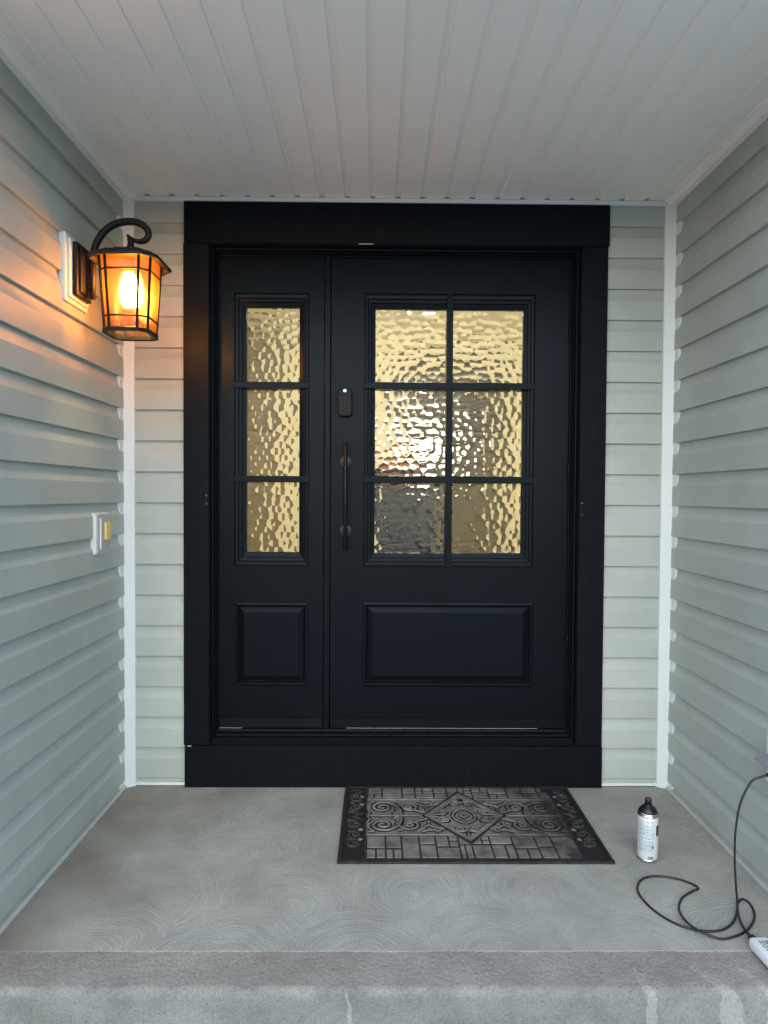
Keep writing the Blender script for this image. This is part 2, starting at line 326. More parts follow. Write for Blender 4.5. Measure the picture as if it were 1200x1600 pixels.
def mat_rubber(name, lo, hi, sc=34):
    m = mat(name, lo, rough=.8, spec=.18, noise=(sc, .16, hi), bump=(400, .0006, 2)); return m
MT['rubber'] = mat_rubber('black doormat rubber', (0.012, 0.013, 0.014), (0.035, 0.035, 0.035))
MT['rubber_hi'] = mat_rubber('dusty doormat rubber', (0.03, 0.031, 0.031), (0.075, 0.073, 0.068))
MT['rubber_low'] = mat_rubber('doormat backing rubber', (0.012, 0.013, 0.013), (0.022, 0.022, 0.022))
def worn(name):
    m = bpy.data.materials.new(name); m.use_nodes = True
    n, l = m.node_tree.nodes, m.node_tree.links; b = n['Principled BSDF']; b.inputs['Roughness'].default_value = .85; b.inputs['Specular IOR Level'].default_value = .2
    geo = n.new('ShaderNodeNewGeometry'); P = geo.outputs['Position']; sep = n.new('ShaderNodeSeparateXYZ'); l.new(P, sep.inputs[0])
    t = n.new('ShaderNodeTexNoise'); t.inputs['Scale'].default_value = 11; t.inputs['Detail'].default_value = 7; t.inputs['Roughness'].default_value = .7; l.new(P, t.inputs['Vector'])
    # foot traffic has worn the flock to grey, least at the right end of the mat
    k = n.new('ShaderNodeMapRange'); k.inputs['From Min'].default_value = 1.70; k.inputs['From Max'].default_value = 1.42; k.inputs['To Min'].default_value = -.16; k.inputs['To Max'].default_value = .06
    l.new(sep.outputs[0], k.inputs['Value'])
    a = n.new('ShaderNodeMath'); a.operation = 'ADD'; l.new(t.outputs['Fac'], a.inputs[0]); l.new(k.outputs[0], a.inputs[1])
    r = n.new('ShaderNodeValToRGB'); e = r.color_ramp.elements; e[0].position, e[1].position = .28, .74
    e[0].color = (.035, .035, .034, 1); e[1].color = (.26, .25, .225, 1); l.new(a.outputs[0], r.inputs['Fac'])
    l.new(r.outputs[0], b.inputs['Base Color'])
    f = n.new('ShaderNodeTexNoise'); f.inputs['Scale'].default_value = 500; l.new(P, f.inputs['Vector'])
    bp = n.new('ShaderNodeBump'); bp.inputs['Distance'].default_value = .001; l.new(f.outputs['Fac'], bp.inputs['Height']); l.new(bp.outputs[0], b.inputs['Normal'])
    return m
MT['worn'] = worn('worn flocked doormat top')

# ------------------------------------------------------------------ mesh helpers
class MB:
    def __init__(s): s.v, s.f, s.sm = [], [], []
    def add(s, vs, fs, smooth=False):
        o = len(s.v); s.v += [tuple(map(float, p)) for p in vs]
        s.f += [tuple(i+o for i in q) for q in fs]; s.sm += [smooth]*len(fs); return s
    def box(s, x0, x1, y0, y1, z0, z1, bev=0.0):
        if x0 > x1: x0, x1 = x1, x0
        if y0 > y1: y0, y1 = y1, y0
        if z0 > z1: z0, z1 = z1, z0
        if bev <= 0:
            v = [(x, y, z) for z in (z0, z1) for y in (y0, y1) for x in (x0, x1)]
            return s.add(v, [(0, 2, 3, 1), (4, 5, 7, 6), (0, 1, 5, 4), (2, 6, 7, 3), (0, 4, 6, 2), (1, 3, 7, 5)])
        bm = bmesh.new(); bmesh.ops.create_cube(bm, size=1)
        for q in bm.verts: q.co = Vector(((x0+x1)/2+q.co.x*(x1-x0), (y0+y1)/2+q.co.y*(y1-y0), (z0+z1)/2+q.co.z*(z1-z0)))
        bmesh.ops.bevel(bm, geom=list(bm.edges), offset=min(bev, .45*min(x1-x0, y1-y0, z1-z0)), segments=2, profile=.5, affect='EDGES')
        return s.bm(bm)
    def bm(s, bm, smooth=False):
        bm.verts.index_update()
        s.add([q.co[:] for q in bm.verts], [[q.index for q in f.verts] for f in bm.faces], smooth); bm.free(); return s
    def loops(s, loops, closed=True, cap0=False, cap1=False, smooth=False, flip=False):
        n = len(loops[0]); vs = [p for L in loops for p in L]; fs = []
        for k in range(len(loops)-1):
            for i in range(n if closed else n-1):
                j = (i+1) % n; q = (k*n+i, k*n+j, (k+1)*n+j, (k+1)*n+i)
                fs.append(q[::-1] if flip else q)
        if cap0: fs.append(tuple(range(n))[::-1] if not flip else tuple(range(n)))
        if cap1:
            c = tuple((len(loops)-1)*n+i for i in range(n)); fs.append(c if not flip else c[::-1])
        return s.add(vs, fs, smooth)
    def lathe(s, prof, c=(0, 0, 0), n=28, axis='z', smooth=True):
        """profile of (radius, height)"""
        L = []
        for r, h in prof:
            ring = []
            for i in range(n):
                a = 2*math.pi*i/n; p = (r*math.cos(a), r*math.sin(a), h)
                if axis == 'y': p = (p[0], -p[2], p[1])
                if axis == 'x': p = (p[2], p[0], p[1])
                ring.append((c[0]+p[0], c[1]+p[1], c[2]+p[2]))
            L.append(ring)
        return s.loops(L, True, True, True, smooth)
    def tube(s, pts, r, n=10, smooth=True, caps=True):
        P = [Vector(p) for p in pts]; L = []; prev = None
        for i, p in enumerate(P):
            t = (P[min(i+1, len(P)-1)]-P[max(i-1, 0)]).normalized()
            if prev is None:
                u = t.orthogonal().normalized()
            else:
                u = (prev - t*prev.dot(t)).normalized()
            prev = u; v_ = t.cross(u); rr = r[i] if isinstance(r, (list, tuple)) else r
            L.append([tuple(p+(u*math.cos(2*math.pi*k/n)+v_*math.sin(2*math.pi*k/n))*rr) for k in range(n)])
        return s.loops(L, True, caps, caps, smooth)
    def ribbon(s, pts, w_, z0, z1):
        """flat strip along a plan polyline"""
        n = len(pts); L = []
        for i in range(n):
            a, c = pts[max(i-1, 0)], pts[min(i+1, n-1)]
            dx, dy = c[0]-a[0], c[1]-a[1]; q = math.hypot(dx, dy) or 1; nx, ny = -dy/q, dx/q
            ww = (w_[i] if isinstance(w_, (list, tuple)) else w_)/2; x, y = pts[i]
            b_ = min(.0016, ww*.4)
            L.append([(x+nx*ww, y+ny*ww, z0), (x-nx*ww, y-ny*ww, z0), (x-nx*ww, y-ny*ww, z1-b_), (x-nx*(ww-b_), y-ny*(ww-b_), z1),
                      (x+nx*(ww-b_), y+ny*(ww-b_), z1), (x+nx*ww, y+ny*ww, z1-b_)])
        return s.loops(L, True, True, True)
    def build(s, name, m, parent=None, recalc=True):
        me = bpy.data.meshes.new(name); me.from_pydata(s.v, [], s.f)
        me.polygons.foreach_set('use_smooth', s.sm)
        if recalc:
            bm = bmesh.new(); bm.from_mesh(me); bmesh.ops.recalc_face_normals(bm, faces=bm.faces); bm.to_mesh(me); bm.free()
        me.materials.append(MT[m]); me.update()
        return link(name, me, parent)

def link(name, me, parent=None, loc=None):
    o = bpy.data.objects.new(name, me); COL.objects.link(o)
    if parent is not None:
        o.parent = parent; o.matrix_parent_inverse = Matrix.Translation(-Vector(parent.location))
    if loc is not None: o.location = loc
    return o
def thing(name, label, cat, loc=(0, 0, 0), group=None):
    o = bpy.data.objects.new(name, None); COL.objects.link(o); o.location = loc; o.empty_display_size = .05
    o['label'] = label; o['category'] = cat
    if group: o['group'] = group
    return o
def tag(o, label, cat, group=None):
    o['label'] = label; o['category'] = cat
    if group: o['group'] = group
    return o
def struct(o, label=None):
    o['kind'] = 'structure'
    if label: o['label'] = label
    return o

def plate(mb, x0, x1, z0, z1, holes, y0, y1):
    """upright board between y0 (front) and y1 (back) with rectangular openings (x0,x1,z0,z1)"""
    xs = sorted({x0, x1, *[h[0] for h in holes], *[h[1] for h in holes]}); zs = sorted({z0, z1, *[h[2] for h in holes], *[h[3] for h in holes]})
    for i in range(len(xs)-1):
        for k in range(len(zs)-1):
            cx, cz = (xs[i]+xs[i+1])/2, (zs[k]+zs[k+1])/2
            if any(h[0] < cx < h[1] and h[2] < cz < h[3] for h in holes): continue
            for y in (y0, y1):
                q = [(xs[i], y, zs[k]), (xs[i+1], y, zs[k]), (xs[i+1], y, zs[k+1]), (xs[i], y, zs[k+1])]
                mb.add(q, [(0, 1, 2, 3) if y == y0 else (3, 2, 1, 0)])
    for r, inner in [((x0, x1, z0, z1), False)]+[(h, True) for h in holes]:
        c = [(r[0], r[2]), (r[1], r[2]), (r[1], r[3]), (r[0], r[3])]
        for i in range(4):
            a, b_ = c[i], c[(i+1) % 4]
            q = [(a[0], y0, a[1]), (b_[0], y0, b_[1]), (b_[0], y1, b_[1]), (a[0], y1, a[1])]
            mb.add(q, [(0, 1, 2, 3) if inner else (3, 2, 1, 0)])
    return mb
def rloop(r, y): return [(r[0], y, r[2]), (r[1], y, r[2]), (r[1], y, r[3]), (r[0], y, r[3])]
def lerp_rect(a, b_, t): return tuple(a[i]+(b_[i]-a[i])*t for i in range(4))
def frame_loops(mb, ra, rb, prof, fill=False):
    """mitred moulding between two rectangles; prof = (t, y)"""
    return mb.loops([rloop(lerp_rect(ra, rb, t), y) for t, y in prof], True, False, fill, False)

# ================================================================== SETTING
SLAB_Y, NOSE_Y, WALL_END = -1.043, -1.185, -1.20
GZ = -0.18
g = MB(); g.add([(-300, -300, GZ-.012), (300, -300, GZ-.012), (300, 300, GZ-.012), (-300, 300, GZ-.012)], [(0, 1, 2, 3)])
struct(g.build('ground', 'lawn', recalc=False))
g = MB().box(-7, W+7, -16, NOSE_Y-.002, GZ-.1, GZ); struct(g.build('bounce_paving', 'walk'))  # unseen pale paving, added wide and bright to bounce light onto the ceiling
# broomed slab
g = MB().box(-.07, W+.07, SLAB_Y, .05, -.16, 0.0); struct(g.build('porch_floor', 'floor'))
# front edge band and rounded nosing as one swept profile
prof = [(SLAB_Y, -.16), (SLAB_Y, -.0015)]
for i in range(9):
    t = i/8; prof.append((SLAB_Y-.002-(abs(NOSE_Y-SLAB_Y)-.025)*t, -.0015-.003*t))
for i in range(1, 9):
    a = i/8*math.pi/2; prof.append((NOSE_Y+.023-.023*math.sin(a), -.0045-.023+.023*math.cos(a)))
prof += [(NOSE_Y-.003, -.1), (NOSE_Y-.004, -.20)]
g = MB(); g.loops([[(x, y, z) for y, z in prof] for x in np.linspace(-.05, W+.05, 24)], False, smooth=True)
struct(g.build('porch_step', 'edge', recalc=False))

# ------------------------------------------------------------------ siding walls
LAP0, PITCH_S = 0.034, 0.1265
SIDE_PROF = [(0.0, 0.0), (.0150, 0.0), (.0168, .0016), (.0168, .0045), (.0152, .078), (.0143, .080), (.0112, .087), (.0076, .095), (.0046, .105), (.0030, .116), (.0025, .1262), (0.0, .1262)]
def board_mesh(name, length, axis, sign, m, zlo=None, zhi=None):
    """one course of lap siding; axis 'y': runs along y and faces sign*x; axis 'x': runs along x and faces -y"""
    pr = SIDE_PROF
    if zlo is not None or zhi is not None:
        lo, hi = zlo or 0.0, zhi or 1.0
        pts = []
        for (o1, h1), (o2, h2) in zip(pr, pr[1:]):
            if lo <= h1 <= hi: pts.append((o1, h1))
            for lim in (lo, hi):
                if (h1-lim)*(h2-lim) < 0: pts.append((o1+(o2-o1)*(lim-h1)/(h2-h1), lim))
        if lo <= pr[-1][1] <= hi: pts.append(pr[-1])
        if pts[-1][0] > 0: pts.append((0.0, pts[-1][1]))
        if pts[0][0] > 0: pts.insert(0, (0.0, pts[0][1]))
        pr = pts
    L = []
    for e in (0.0, length):
        L.append([(sign*o, -e, h) if axis == 'y' else (e, -o, h) for o, h in pr])
    mb = MB().loops(L, True, True, True)
    me = bpy.data.meshes.new(name); me.from_pydata(mb.v, [], mb.f)
    bm = bmesh.new(); bm.from_mesh(me); bmesh.ops.recalc_face_normals(bm, faces=bm.faces); bm.to_mesh(me); bm.free()
    me.materials.append(MT[m]); return me
NB = 19
def course_rows():
    rows = [(-1, LAP0-PITCH_S, .105, None)]
    for k in range(NB):
        z = LAP0+k*PITCH_S
        rows.append((k, z, None, (H-z+.004) if z+.1262 > H else None))
    return rows
def side_wall(label, x, sign):
    x = x-sign*.0165                                     # the lap face stands at the porch width
    t = thing('siding_wall', label, 'wall', (x, -.5, 0))
    LEN = abs(WALL_END)-.030
    full = board_mesh('siding_board', LEN, 'y', sign, 'siding_side')
    for k, z, lo, hi in course_rows():
        me = full if lo is None and hi is None else board_mesh('siding_board', LEN, 'y', sign, 'siding_side', lo, hi)
        link('siding_board', me, t).location = (x, -.030, z)
    MB().box(x-sign*.001, x-sign*.14, WALL_END, .02, -.2, H+.1).build('sheathing', 'trim_grey', t)
    b = MB().box(x+sign*.0005, x+sign*.0225, WALL_END+.002, -.034, .0006, .0125, .002); b.build('starter_strip', 'trim_grey', t)
    e = MB().box(x+sign*.024, x-sign*.145, WALL_END-.012, WALL_END-.0005, -.18, H+.1, .003); e.build('end_trim', 'trim', t)
    return t
lw = side_wall('sage lap siding wall on the left, lit orange by the lantern', 0.0, 1)
rw = side_wall('sage lap siding wall on the right, behind spray can and black cable', W, -1)

# casing and opening sizes from the photograph
YC, YS, YG = -.026, .072, .104
CAS_O = rect(286.5, 323, 946, 1165, YC)
CAS_I = rect(326, 384, 905.5, 1165, YC)
SLAB_ALL = rect(342, 404, 887, 1137.5, YS)

bw = thing('siding_wall', 'sage lap siding wall with white corner posts around the black door', 'wall', (W/2, 0, 0))
xl0, xl1, xr0, xr1 = .030, CAS_O[0]+.004, CAS_O[1]-.004, W-.030
for (a, b_) in ((xl0, xl1), (xr0, xr1)):
    full = board_mesh('siding_board', b_-a, 'x', 1, 'siding_back')
    for k, z, lo, hi in course_rows():
        me = full if lo is None and hi is None else board_mesh('siding_board', b_-a, 'x', 1, 'siding_back', lo, hi)
        link('siding_board', me, bw).location = (a, 0, z)
    MB().box(a-.002, b_, -.021, -.0005, .004, .0165, .002).build('bottom_channel', 'trim', bw)
plate(MB(), -.14, W+.14, -.2, H+.1, [(SLAB_ALL[0]-.03, SLAB_ALL[1]+.03, .14, SLAB_ALL[3]+.03)], .0005, .15).build('sheathing', 'wallpaint', bw, recalc=False)
MB().box(.006, W-.006, -.026, -.0008, H-.020, H-.001, .0025).build('top_channel', 'trim', bw)
for s, x in ((1, 0.0), (-1, W)):     # inside corner posts: a slanted face with a lip on the side wall that shows in each cove
    pr = [(x-s*.0163, .0), (x-s*.0163, -.040), (x-s*.002, -.0415), (x+s*.004, -.040), (x+s*.0345, -.0215), (x+s*.0360, -.019), (x+s*.0360, 0)]
    MB().loops([[(px_, py_, z) for px_, py_ in pr] for z in (.0012, H-.0008)], True, True, True).build('corner_post', 'trim', bw)
    MB().box(x-s*.0160, x-s*.0022, -.076, -.038, .014, H-.014).build('corner_lip', 'trim', bw)

# ------------------------------------------------------------------ ceiling of narrow soffit boards
ct = thing('porch_ceiling', 'pale grooved soffit board ceiling over the porch', 'ceiling', (W/2, -.6, H))
PW = W/22; CEND = -1.30
def soffit_mesh():
    # (x, z): flat face, a groove with soft shoulders on its right side
    pr = [(.0, .012), (.0, .0), (PW-.024, .0), (PW-.0234, .0022), (PW-.0226, .0072), (PW-.0200, .0082), (PW-.0058, .0082), (PW-.0024, .0072), (PW-.0012, .0020), (PW, .0004), (PW, .012)]
    mb = MB().loops([[(x_, y, z) for x_, z in pr] for y in (0.0, CEND)], True, True, True)
    me = bpy.data.meshes.new('soffit_board'); me.from_pydata(mb.v, [], mb.f)
    bm = bmesh.new(); bm.from_mesh(me); bmesh.ops.recalc_face_normals(bm, faces=bm.faces); bm.to_mesh(me); bm.free()
    me.materials.append(MT['soffit']); return me
sm_ = soffit_mesh()
for i in range(22):
    o = link('soffit_board', sm_, ct); o.location = (i*PW, 0, H + (0.0006 if i % 2 else 0))
MB().box(-.2, W+.2, CEND-.02, .2, H+.0135, H+.16).build('roof_deck', 'trim_grey', ct)
MB().box(-.2, W+.2, CEND-.045, CEND-.021, H-.05, H+.2, .003).build('fascia_board', 'trim', ct)
for s, x in ((1, 0.0), (-1, W)):     # stepped cove trim where the side walls meet the ceiling
    pr = [(x-s*.016, H-.0006), (x+s*.046, H-.0006), (x+s*.046, H-.004), (x+s*.042, H-.0075), (x+s*.032, H-.0085), (x+s*.030, H-.014), (x+s*.0265, H-.017), (x+s*.0235, H-.019), (x+s*.0225, H-.026), (x-s*.016, H-.026)]
    MB().loops([[(a, y, z) for a, z in pr] for y in (-.028, CEND+.002)], True, True, True).build('cove_trim', 'soffit', ct)

# ================================================================== DOOR FRAME
df = thing('door_frame', 'wide flat black casing and sill board around door and sidelight', 'door frame', (W/2, 0, 0))
top = rect(287, 323, 953.5, 381.5, YC-.004)
ztop = H-.0225
MB().box(top[0], top[1], YC-.004, .0, top[2], ztop, .0015).build('head_casing', 'black_trim', df)
kick = rect(288.5, 1166.5, 940.5, 1223, YC-.004)
for x0, x1 in ((CAS_O[0], CAS_I[0]), (CAS_I[1], CAS_O[1])):
    MB().box(x0, x1, YC, .0, kick[3]+.002, top[2]-.0008, .0015).build('side_casing', 'black_trim', df)
MB().box(kick[0], kick[1], YC-.006, .0, .0006, kick[3], .0015).build('kick_board', 'black_trim', df)
# stepped jamb between the casing and the slabs
JI = (CAS_I[0], CAS_I[1], kick[3], top[2])
JS = (SLAB_ALL[0]-.002, SLAB_ALL[1]+.002, SLAB_ALL[2]-.004, SLAB_ALL[3]+.002)
jo = (JI[0]+.0005, JI[1]-.0005, JI[2]+.0005, JI[3]-.0005)
def inset(r, d): return (r[0]+d, r[1]-d, r[2]+d, r[3]-d)
j = MB()
ls = [(jo, YC+.002), (inset(jo, .003), YC+.006), (inset(jo, .0035), .018)]
def mixr(t): return tuple(jo[i]+(JS[i]-jo[i])*t for i in range(4))
a0 = inset(jo, .0035)
steps = [(.30, .019), (.34, .0165), (.42, .0165), (.46, .020), (.46, .040), (.56, .041), (.60, .038), (.70, .038), (.74, .042), (.76, .064), (1.0, .066), (1.0, .125)]
for t, y in steps:
    r = tuple(a0[i]+(JS[i]-a0[i])*t for i in range(4)); ls.append((r, y))
ls[-1] = (JS, YS+.0465); ls += [(inset(JS, .012), YS+.0465), (inset(JS, .012), YS+.07), (inset(JS, -.06), YS+.072)]  # rear lip added to block light leaking round the slabs
j.loops([rloop(r, y) for r, y in ls], True)
j.build('jamb', 'black_trim', df, recalc=False)
# sill: a dark sloped plate, deepest under the doors
MB().loops([[(x, YC+.004, kick[3]+.0016), (x, .118, SLAB_ALL[2]-.0055), (x, .118, kick[3]-.02), (x, YC+.004, kick[3]-.02)] for x in (JI[0]+.004, JI[1]-.004)], True, True, True).build('threshold', 'black_deep', df)
ml = rect(506.5, 404, 515.5, 1137, YS-.004)
MB().box(ml[0], ml[1], YS-.005, .12, SLAB_ALL[2]-.003, SLAB_ALL[3]+.0015, .002).build('mullion', 'black', df)
MB().box(ml[0]-.014, ml[1]+.014, YS+.0465, YS+.06, SLAB_ALL[2]-.003, SLAB_ALL[3]+.0015).build('mullion_light_block', 'black', df)  # unseen strip added behind the gaps to block light from the foyer
for (px_, py_, wd) in ((322.5, 786, .004), (909.5, 800, .003)):     # pale slivers painted in for the glints along the casing joint
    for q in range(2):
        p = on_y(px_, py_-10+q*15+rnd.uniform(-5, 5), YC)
        MB().box(p[0]-.0006, p[0]+.0005, YC-.0008, YC+.003, p[2]-rnd.uniform(.002, .006), p[2]+rnd.uniform(.002, .006)).build('glint_chip', 'glint', df)
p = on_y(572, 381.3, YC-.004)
MB().box(p[0]-.03, p[0]+.03, YC-.0052, YC, top[2]-.0012, top[2]+.0006).build('glint_chip', 'glint', df)  # pale strip in place of the gleam under the head casing
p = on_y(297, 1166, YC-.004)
MB().box(p[0]-.010, p[0]+.006, YC-.0068, YC-.003, kick[3]-.0004, kick[3]+.0018).build('glint_chip', 'glint', df)
for (px_, py_) in ((323, 1188), (462, 1203), (910, 1186), (731, 1204)):
    p = on_y(px_, py_, YC-.006); MB().lathe([(.0001, .0009), (.0022, .0007), (.0028, .0)], (p[0], YC-.0062, p[2]), 8, 'y').build('nail_head', 'rosette', df)

# ------------------------------------------------------------------ hammered glass
def hammered(name, r, parent, seed):
    """solid pane: front face of shallow domes meeting in creases, flat back"""
    x0, x1, z0, z1 = r[0]-.012, r[1]+.012, r[2]-.012, r[3]+.012
    st = .0021
    nx, nz = int((x1-x0)/st)+1, int((z1-z0)/st)+1
    X, Z = np.meshgrid(np.linspace(x0, x1, nx), np.linspace(z0, z1, nz))
    sx, sz = .0335, .0275
    i0, k0 = np.floor(X/sx).astype(int), np.floor(Z/sz).astype(int)
    best = np.full(X.shape, 9.0); hb = np.zeros(X.shape)
    def h01(i, k, c):
        q = np.sin(i*127.1+k*311.7+c*74.7)*43758.5453; return q-np.floor(q)
    for di in (-2, -1, 0, 1, 2):
        for dk in (-2, -1, 0, 1, 2):
            i, k = i0+di, k0+dk
            cx = (i+.5+.5*(k % 2)+(h01(i, k, 1)-.5)*.70)*sx; cz = (k+.5+(h01(i, k, 2)-.5)*.70)*sz
            wgt = 1.0+.25*(h01(i, k, 3)-.5)
            d = ((X-cx)**2+((Z-cz)*1.05)**2)*wgt
            upd = d < best; best = np.where(upd, d, best)
    hgt = best/(2*.042)                                   # paraboloid dimples, 42 mm radius
    hgt = np.minimum(hgt, .0085)
    Y = YG+hgt
    vs = np.stack([X, Y, Z], -1).reshape(-1, 3)
    idx = np.arange(nx*nz).reshape(nz, nx)
    fr = np.stack([idx[:-1, :-1], idx[:-1, 1:], idx[1:, 1:], idx[1:, :-1]], -1).reshape(-1, 4)
    rim = np.concatenate([idx[0, :], idx[1:, -1], idx[-1, -2::-1], idx[-2:0:-1, 0]])
    back = vs[rim].copy(); back[:, 1] = YG+.014
    nb = len(vs); allv = np.concatenate([vs, back]); m_ = len(rim)
    faces = fr.tolist()+[[int(rim[(q+1) % m_]), int(rim[q]), nb+q, nb+(q+1) % m_] for q in range(m_)]+[[nb+q for q in range(m_)][::-1]]
    me = bpy.data.meshes.new(name); me.from_pydata(allv.tolist(), [], faces)
    sm = [True]*len(fr)+[False]*(len(faces)-len(fr)); me.polygons.foreach_set('use_smooth', sm)
    me.materials.append(MT['glass']); me.update()
    return link(name, me, parent)

def lite(parent, opening, cols, rows, vbars, hbars, glass):
    """glazed opening: mitred stop moulding, bars flush with the slab face, one pane per light"""
    mb = MB(); gr = glass
    frame_loops(mb, opening, gr, [(0, YS+.0002), (.0, YS+.010), (.10, YS+.010), (.14, YS+.0035), (.34, YS+.0045), (.40, YS+.011), (.62, YS+.013), (.66, YS+.019), (.97, YS+.023), (1.0, YS+.026), (1.0, YG+.016)])
    mb.build('glazing_bead', 'black', parent, recalc=False)
    bk = MB(); frame_loops(bk, gr, opening, [(0, YG+.0165), (0, YS+.048), (1.0, YS+.048), (1.0, YS+.046)]); bk.build('inner_stop', 'black', parent, recalc=False)
    for (a, b_) in vbars:
        MB().box(a, b_, YS-.0005, YG+.03, opening[2]-.004, opening[3]+.002, .002).build('muntin', 'black', parent)
    for (a, b_) in hbars:
        MB().box(opening[0]-.003, opening[1]+.003, YS-.0015, YG+.029, a, b_, .002).build('muntin', 'black', parent)
    xs = [gr[0]]+[q for v_ in vbars for q in v_]+[gr[1]]; zs = [gr[3]]+[q for h in hbars for q in (h[1], h[0])]+[gr[2]]
    sd = 0
    for r in range(rows):
        for c in range(cols):
            sd += 1; hammered('pane', (xs[2*c], xs[2*c+1], zs[2*r+1], zs[2*r]), parent, sd)

def raised_panel(parent, outer, inner):
    mb = MB()
    frame_loops(mb, outer, inner, [(0, YS+.0002), (.04, YS-.0035), (.22, YS-.0055), (.30, YS-.005), (.36, YS+.004), (.44, YS+.0085), (.50, YS+.0105), (1.0, YS+.0012)], fill=True)
    mb.build('raised_panel', 'black', parent, recalc=False)

# ------------------------------------------------------------------ front door
sl_d = rect(517, 404, 887, 1137.5, YS); sl_d = (sl_d[0], SLAB_ALL[1], SLAB_ALL[2], SLAB_ALL[3])
fd = thing('front_door', 'black front door with six hammered glass lights and long bar handle', 'door', ((sl_d[0]+sl_d[1])/2, .09, sl_d[2]))
op = rect(568, 459.5, 834.5, 886.5, YS); gl = rect(586, 484.5, 815.5, 864, YG)
pan_o = rect(566.5, 941, 832.5, 1073, YS); pan_i = rect(582, 957.5, 816.5, 1056, YS)
plate(MB(), *sl_d, [op, pan_o], YS, YS+.045).build('slab', 'black', fd, recalc=False)
MB().box(pan_o[0]-.002, pan_o[1]+.002, YS+.014, YS+.044, pan_o[2]-.002, pan_o[3]+.002).build('panel_core', 'black', fd)
vb = rect(697, 460, 707, 886, YS); hb1 = rect(568, 597.7, 835, 608.2, YS); hb2 = rect(568, 744.3, 835, 755, YS)
lite(fd, op, 2, 3, [(vb[0], vb[1])], [(hb1[2], hb1[3]), (hb2[2], hb2[3])], gl)
raised_panel(fd, pan_o, pan_i)
sw = rect(517, 1121.5, 887, 1137.5, YS)
MB().loops([[(x, YS-.0002, sw[3]), (x, YS-.004, sw[3]-.003), (x, YS-.006, sw[2]+.006), (x, YS-.006, sw[2]+.001), (x, YS-.0002, sw[2]+.001)] for x in (sl_d[0]+.004, sl_d[1]-.004)], True, True, True).build('door_sweep', 'black', fd)
MB().box(sl_d[0]+.07, sl_d[1]-.12, YS-.0068, YS-.0055, sw[2]+.0004, sw[2]+.0013).build('sweep_glint', 'glint', fd)  # pale line painted for the glint along the unpainted sweep edge
# bar handle on two stand-offs
hx = on_y(539.5, 775, YS-.055); ht = on_y(540.5, 690, YS-.055)[2]; hbz = on_y(539, 860, YS-.055)[2]
hd = MB().lathe([(.0065, hbz-.0001), (.0078, hbz+.0015), (.0078, ht-.0015), (.0065, ht)], (hx[0], YS-.055, 0), 20, 'z').build('pull_handle', 'bar', fd)
for py_ in (721.5, 829.5):
    p = on_y(540, py_, YS)
    MB().lathe([(.0058, .002), (.0058, .05)], (p[0], YS, p[2]), 16, 'y').build('standoff', 'bar', hd)
    MB().lathe([(.0265, .0), (.0265, .0016), (.0245, .0026), (.012, .0028)], (p[0], YS, p[2]), 32, 'y').build('rosette', 'rosette', hd)
# keypad lock
lk = rect(527.5, 606.5, 550, 650.5, YS-.022)
lm = MB()
def rrect(r, rad, y, n=6):
    pts = []
    for cx, cz, a0_ in ((r[1]-rad, r[3]-rad, 0), (r[0]+rad, r[3]-rad, 90), (r[0]+rad, r[2]+rad, 180), (r[1]-rad, r[2]+rad, 270)):
        for i in range(n+1):
            a = math.radians(a0_+90*i/n); pts.append((cx+rad*math.cos(a), y, cz+rad*math.sin(a)))
    return pts
lm.loops([rrect(lk, .016, YS), rrect(lk, .016, YS-.018), rrect(inset(lk, .0022), .0145, YS-.0215), rrect(inset(lk, .005), .012, YS-.022)], True, True, True)
lko = lm.build('keypad_lock', 'lock', fd)
p = on_y(538.8, 609.6, YS-.022)
MB().lathe([(.0062, .0), (.0062, .0012), (.0045, .0018)], (p[0], YS-.022, p[2]-.002), 20, 'y').build('round_button', 'led', lko)
lc = ((lk[0]+lk[1])/2)
for r_ in range(4):
    for c_ in range(3):
        kx, kz = lc+(c_-1)*.0145, lk[3]-.038-r_*.0135
        MB().box(kx-.0022, kx+.0022, YS-.0224, YS-.0215, kz-.003, kz+.003).build('key', 'key', lko)
MB().box(lc-.004, lc+.004, YS-.0226, YS-.0215, lk[2]+.017, lk[2]+.0195).build('indicator', 'rosette', lko)
for hz in (.18, .55, .85):                                # hinge knuckles in the right reveal
    z = sl_d[2]+(sl_d[3]-sl_d[2])*hz
    MB().lathe([(.005, z-.045), (.006, z-.043), (.006, z+.043), (.005, z+.045)], (sl_d[1]+.002, YS-.006, 0), 12, 'z').build('hinge', 'black', fd)

# ------------------------------------------------------------------ sidelight
ss = rect(342, 404, 505.5, 1137.5, YS); ss = (SLAB_ALL[0], ss[1], SLAB_ALL[2], SLAB_ALL[3])
sd_ = thing('sidelight_panel', 'narrow black sidelight left of the door with three glass lights', 'sidelight', ((ss[0]+ss[1])/2, .09, ss[2]))
op = rect(366, 458, 483.5, 885.5, YS); gl = rect(386, 481, 468, 862.5, YG)
pan_o = rect(368, 941, 481.5, 1071.5, YS); pan_i = rect(381, 957, 466, 1056, YS)
plate(MB(), *ss, [op, pan_o], YS, YS+.045).build('slab', 'black', sd_, recalc=False)
MB().box(pan_o[0]-.002, pan_o[1]+.002, YS+.014, YS+.044, pan_o[2]-.002, pan_o[3]+.002).build('panel_core', 'black', sd_)
hb1 = rect(366, 596.5, 484, 606.5, YS); hb2 = rect(366, 743.5, 484, 753.5, YS)
lite(sd_, op, 1, 3, [], [(hb1[2], hb1[3]), (hb2[2], hb2[3])], gl)
raised_panel(sd_, pan_o, pan_i)
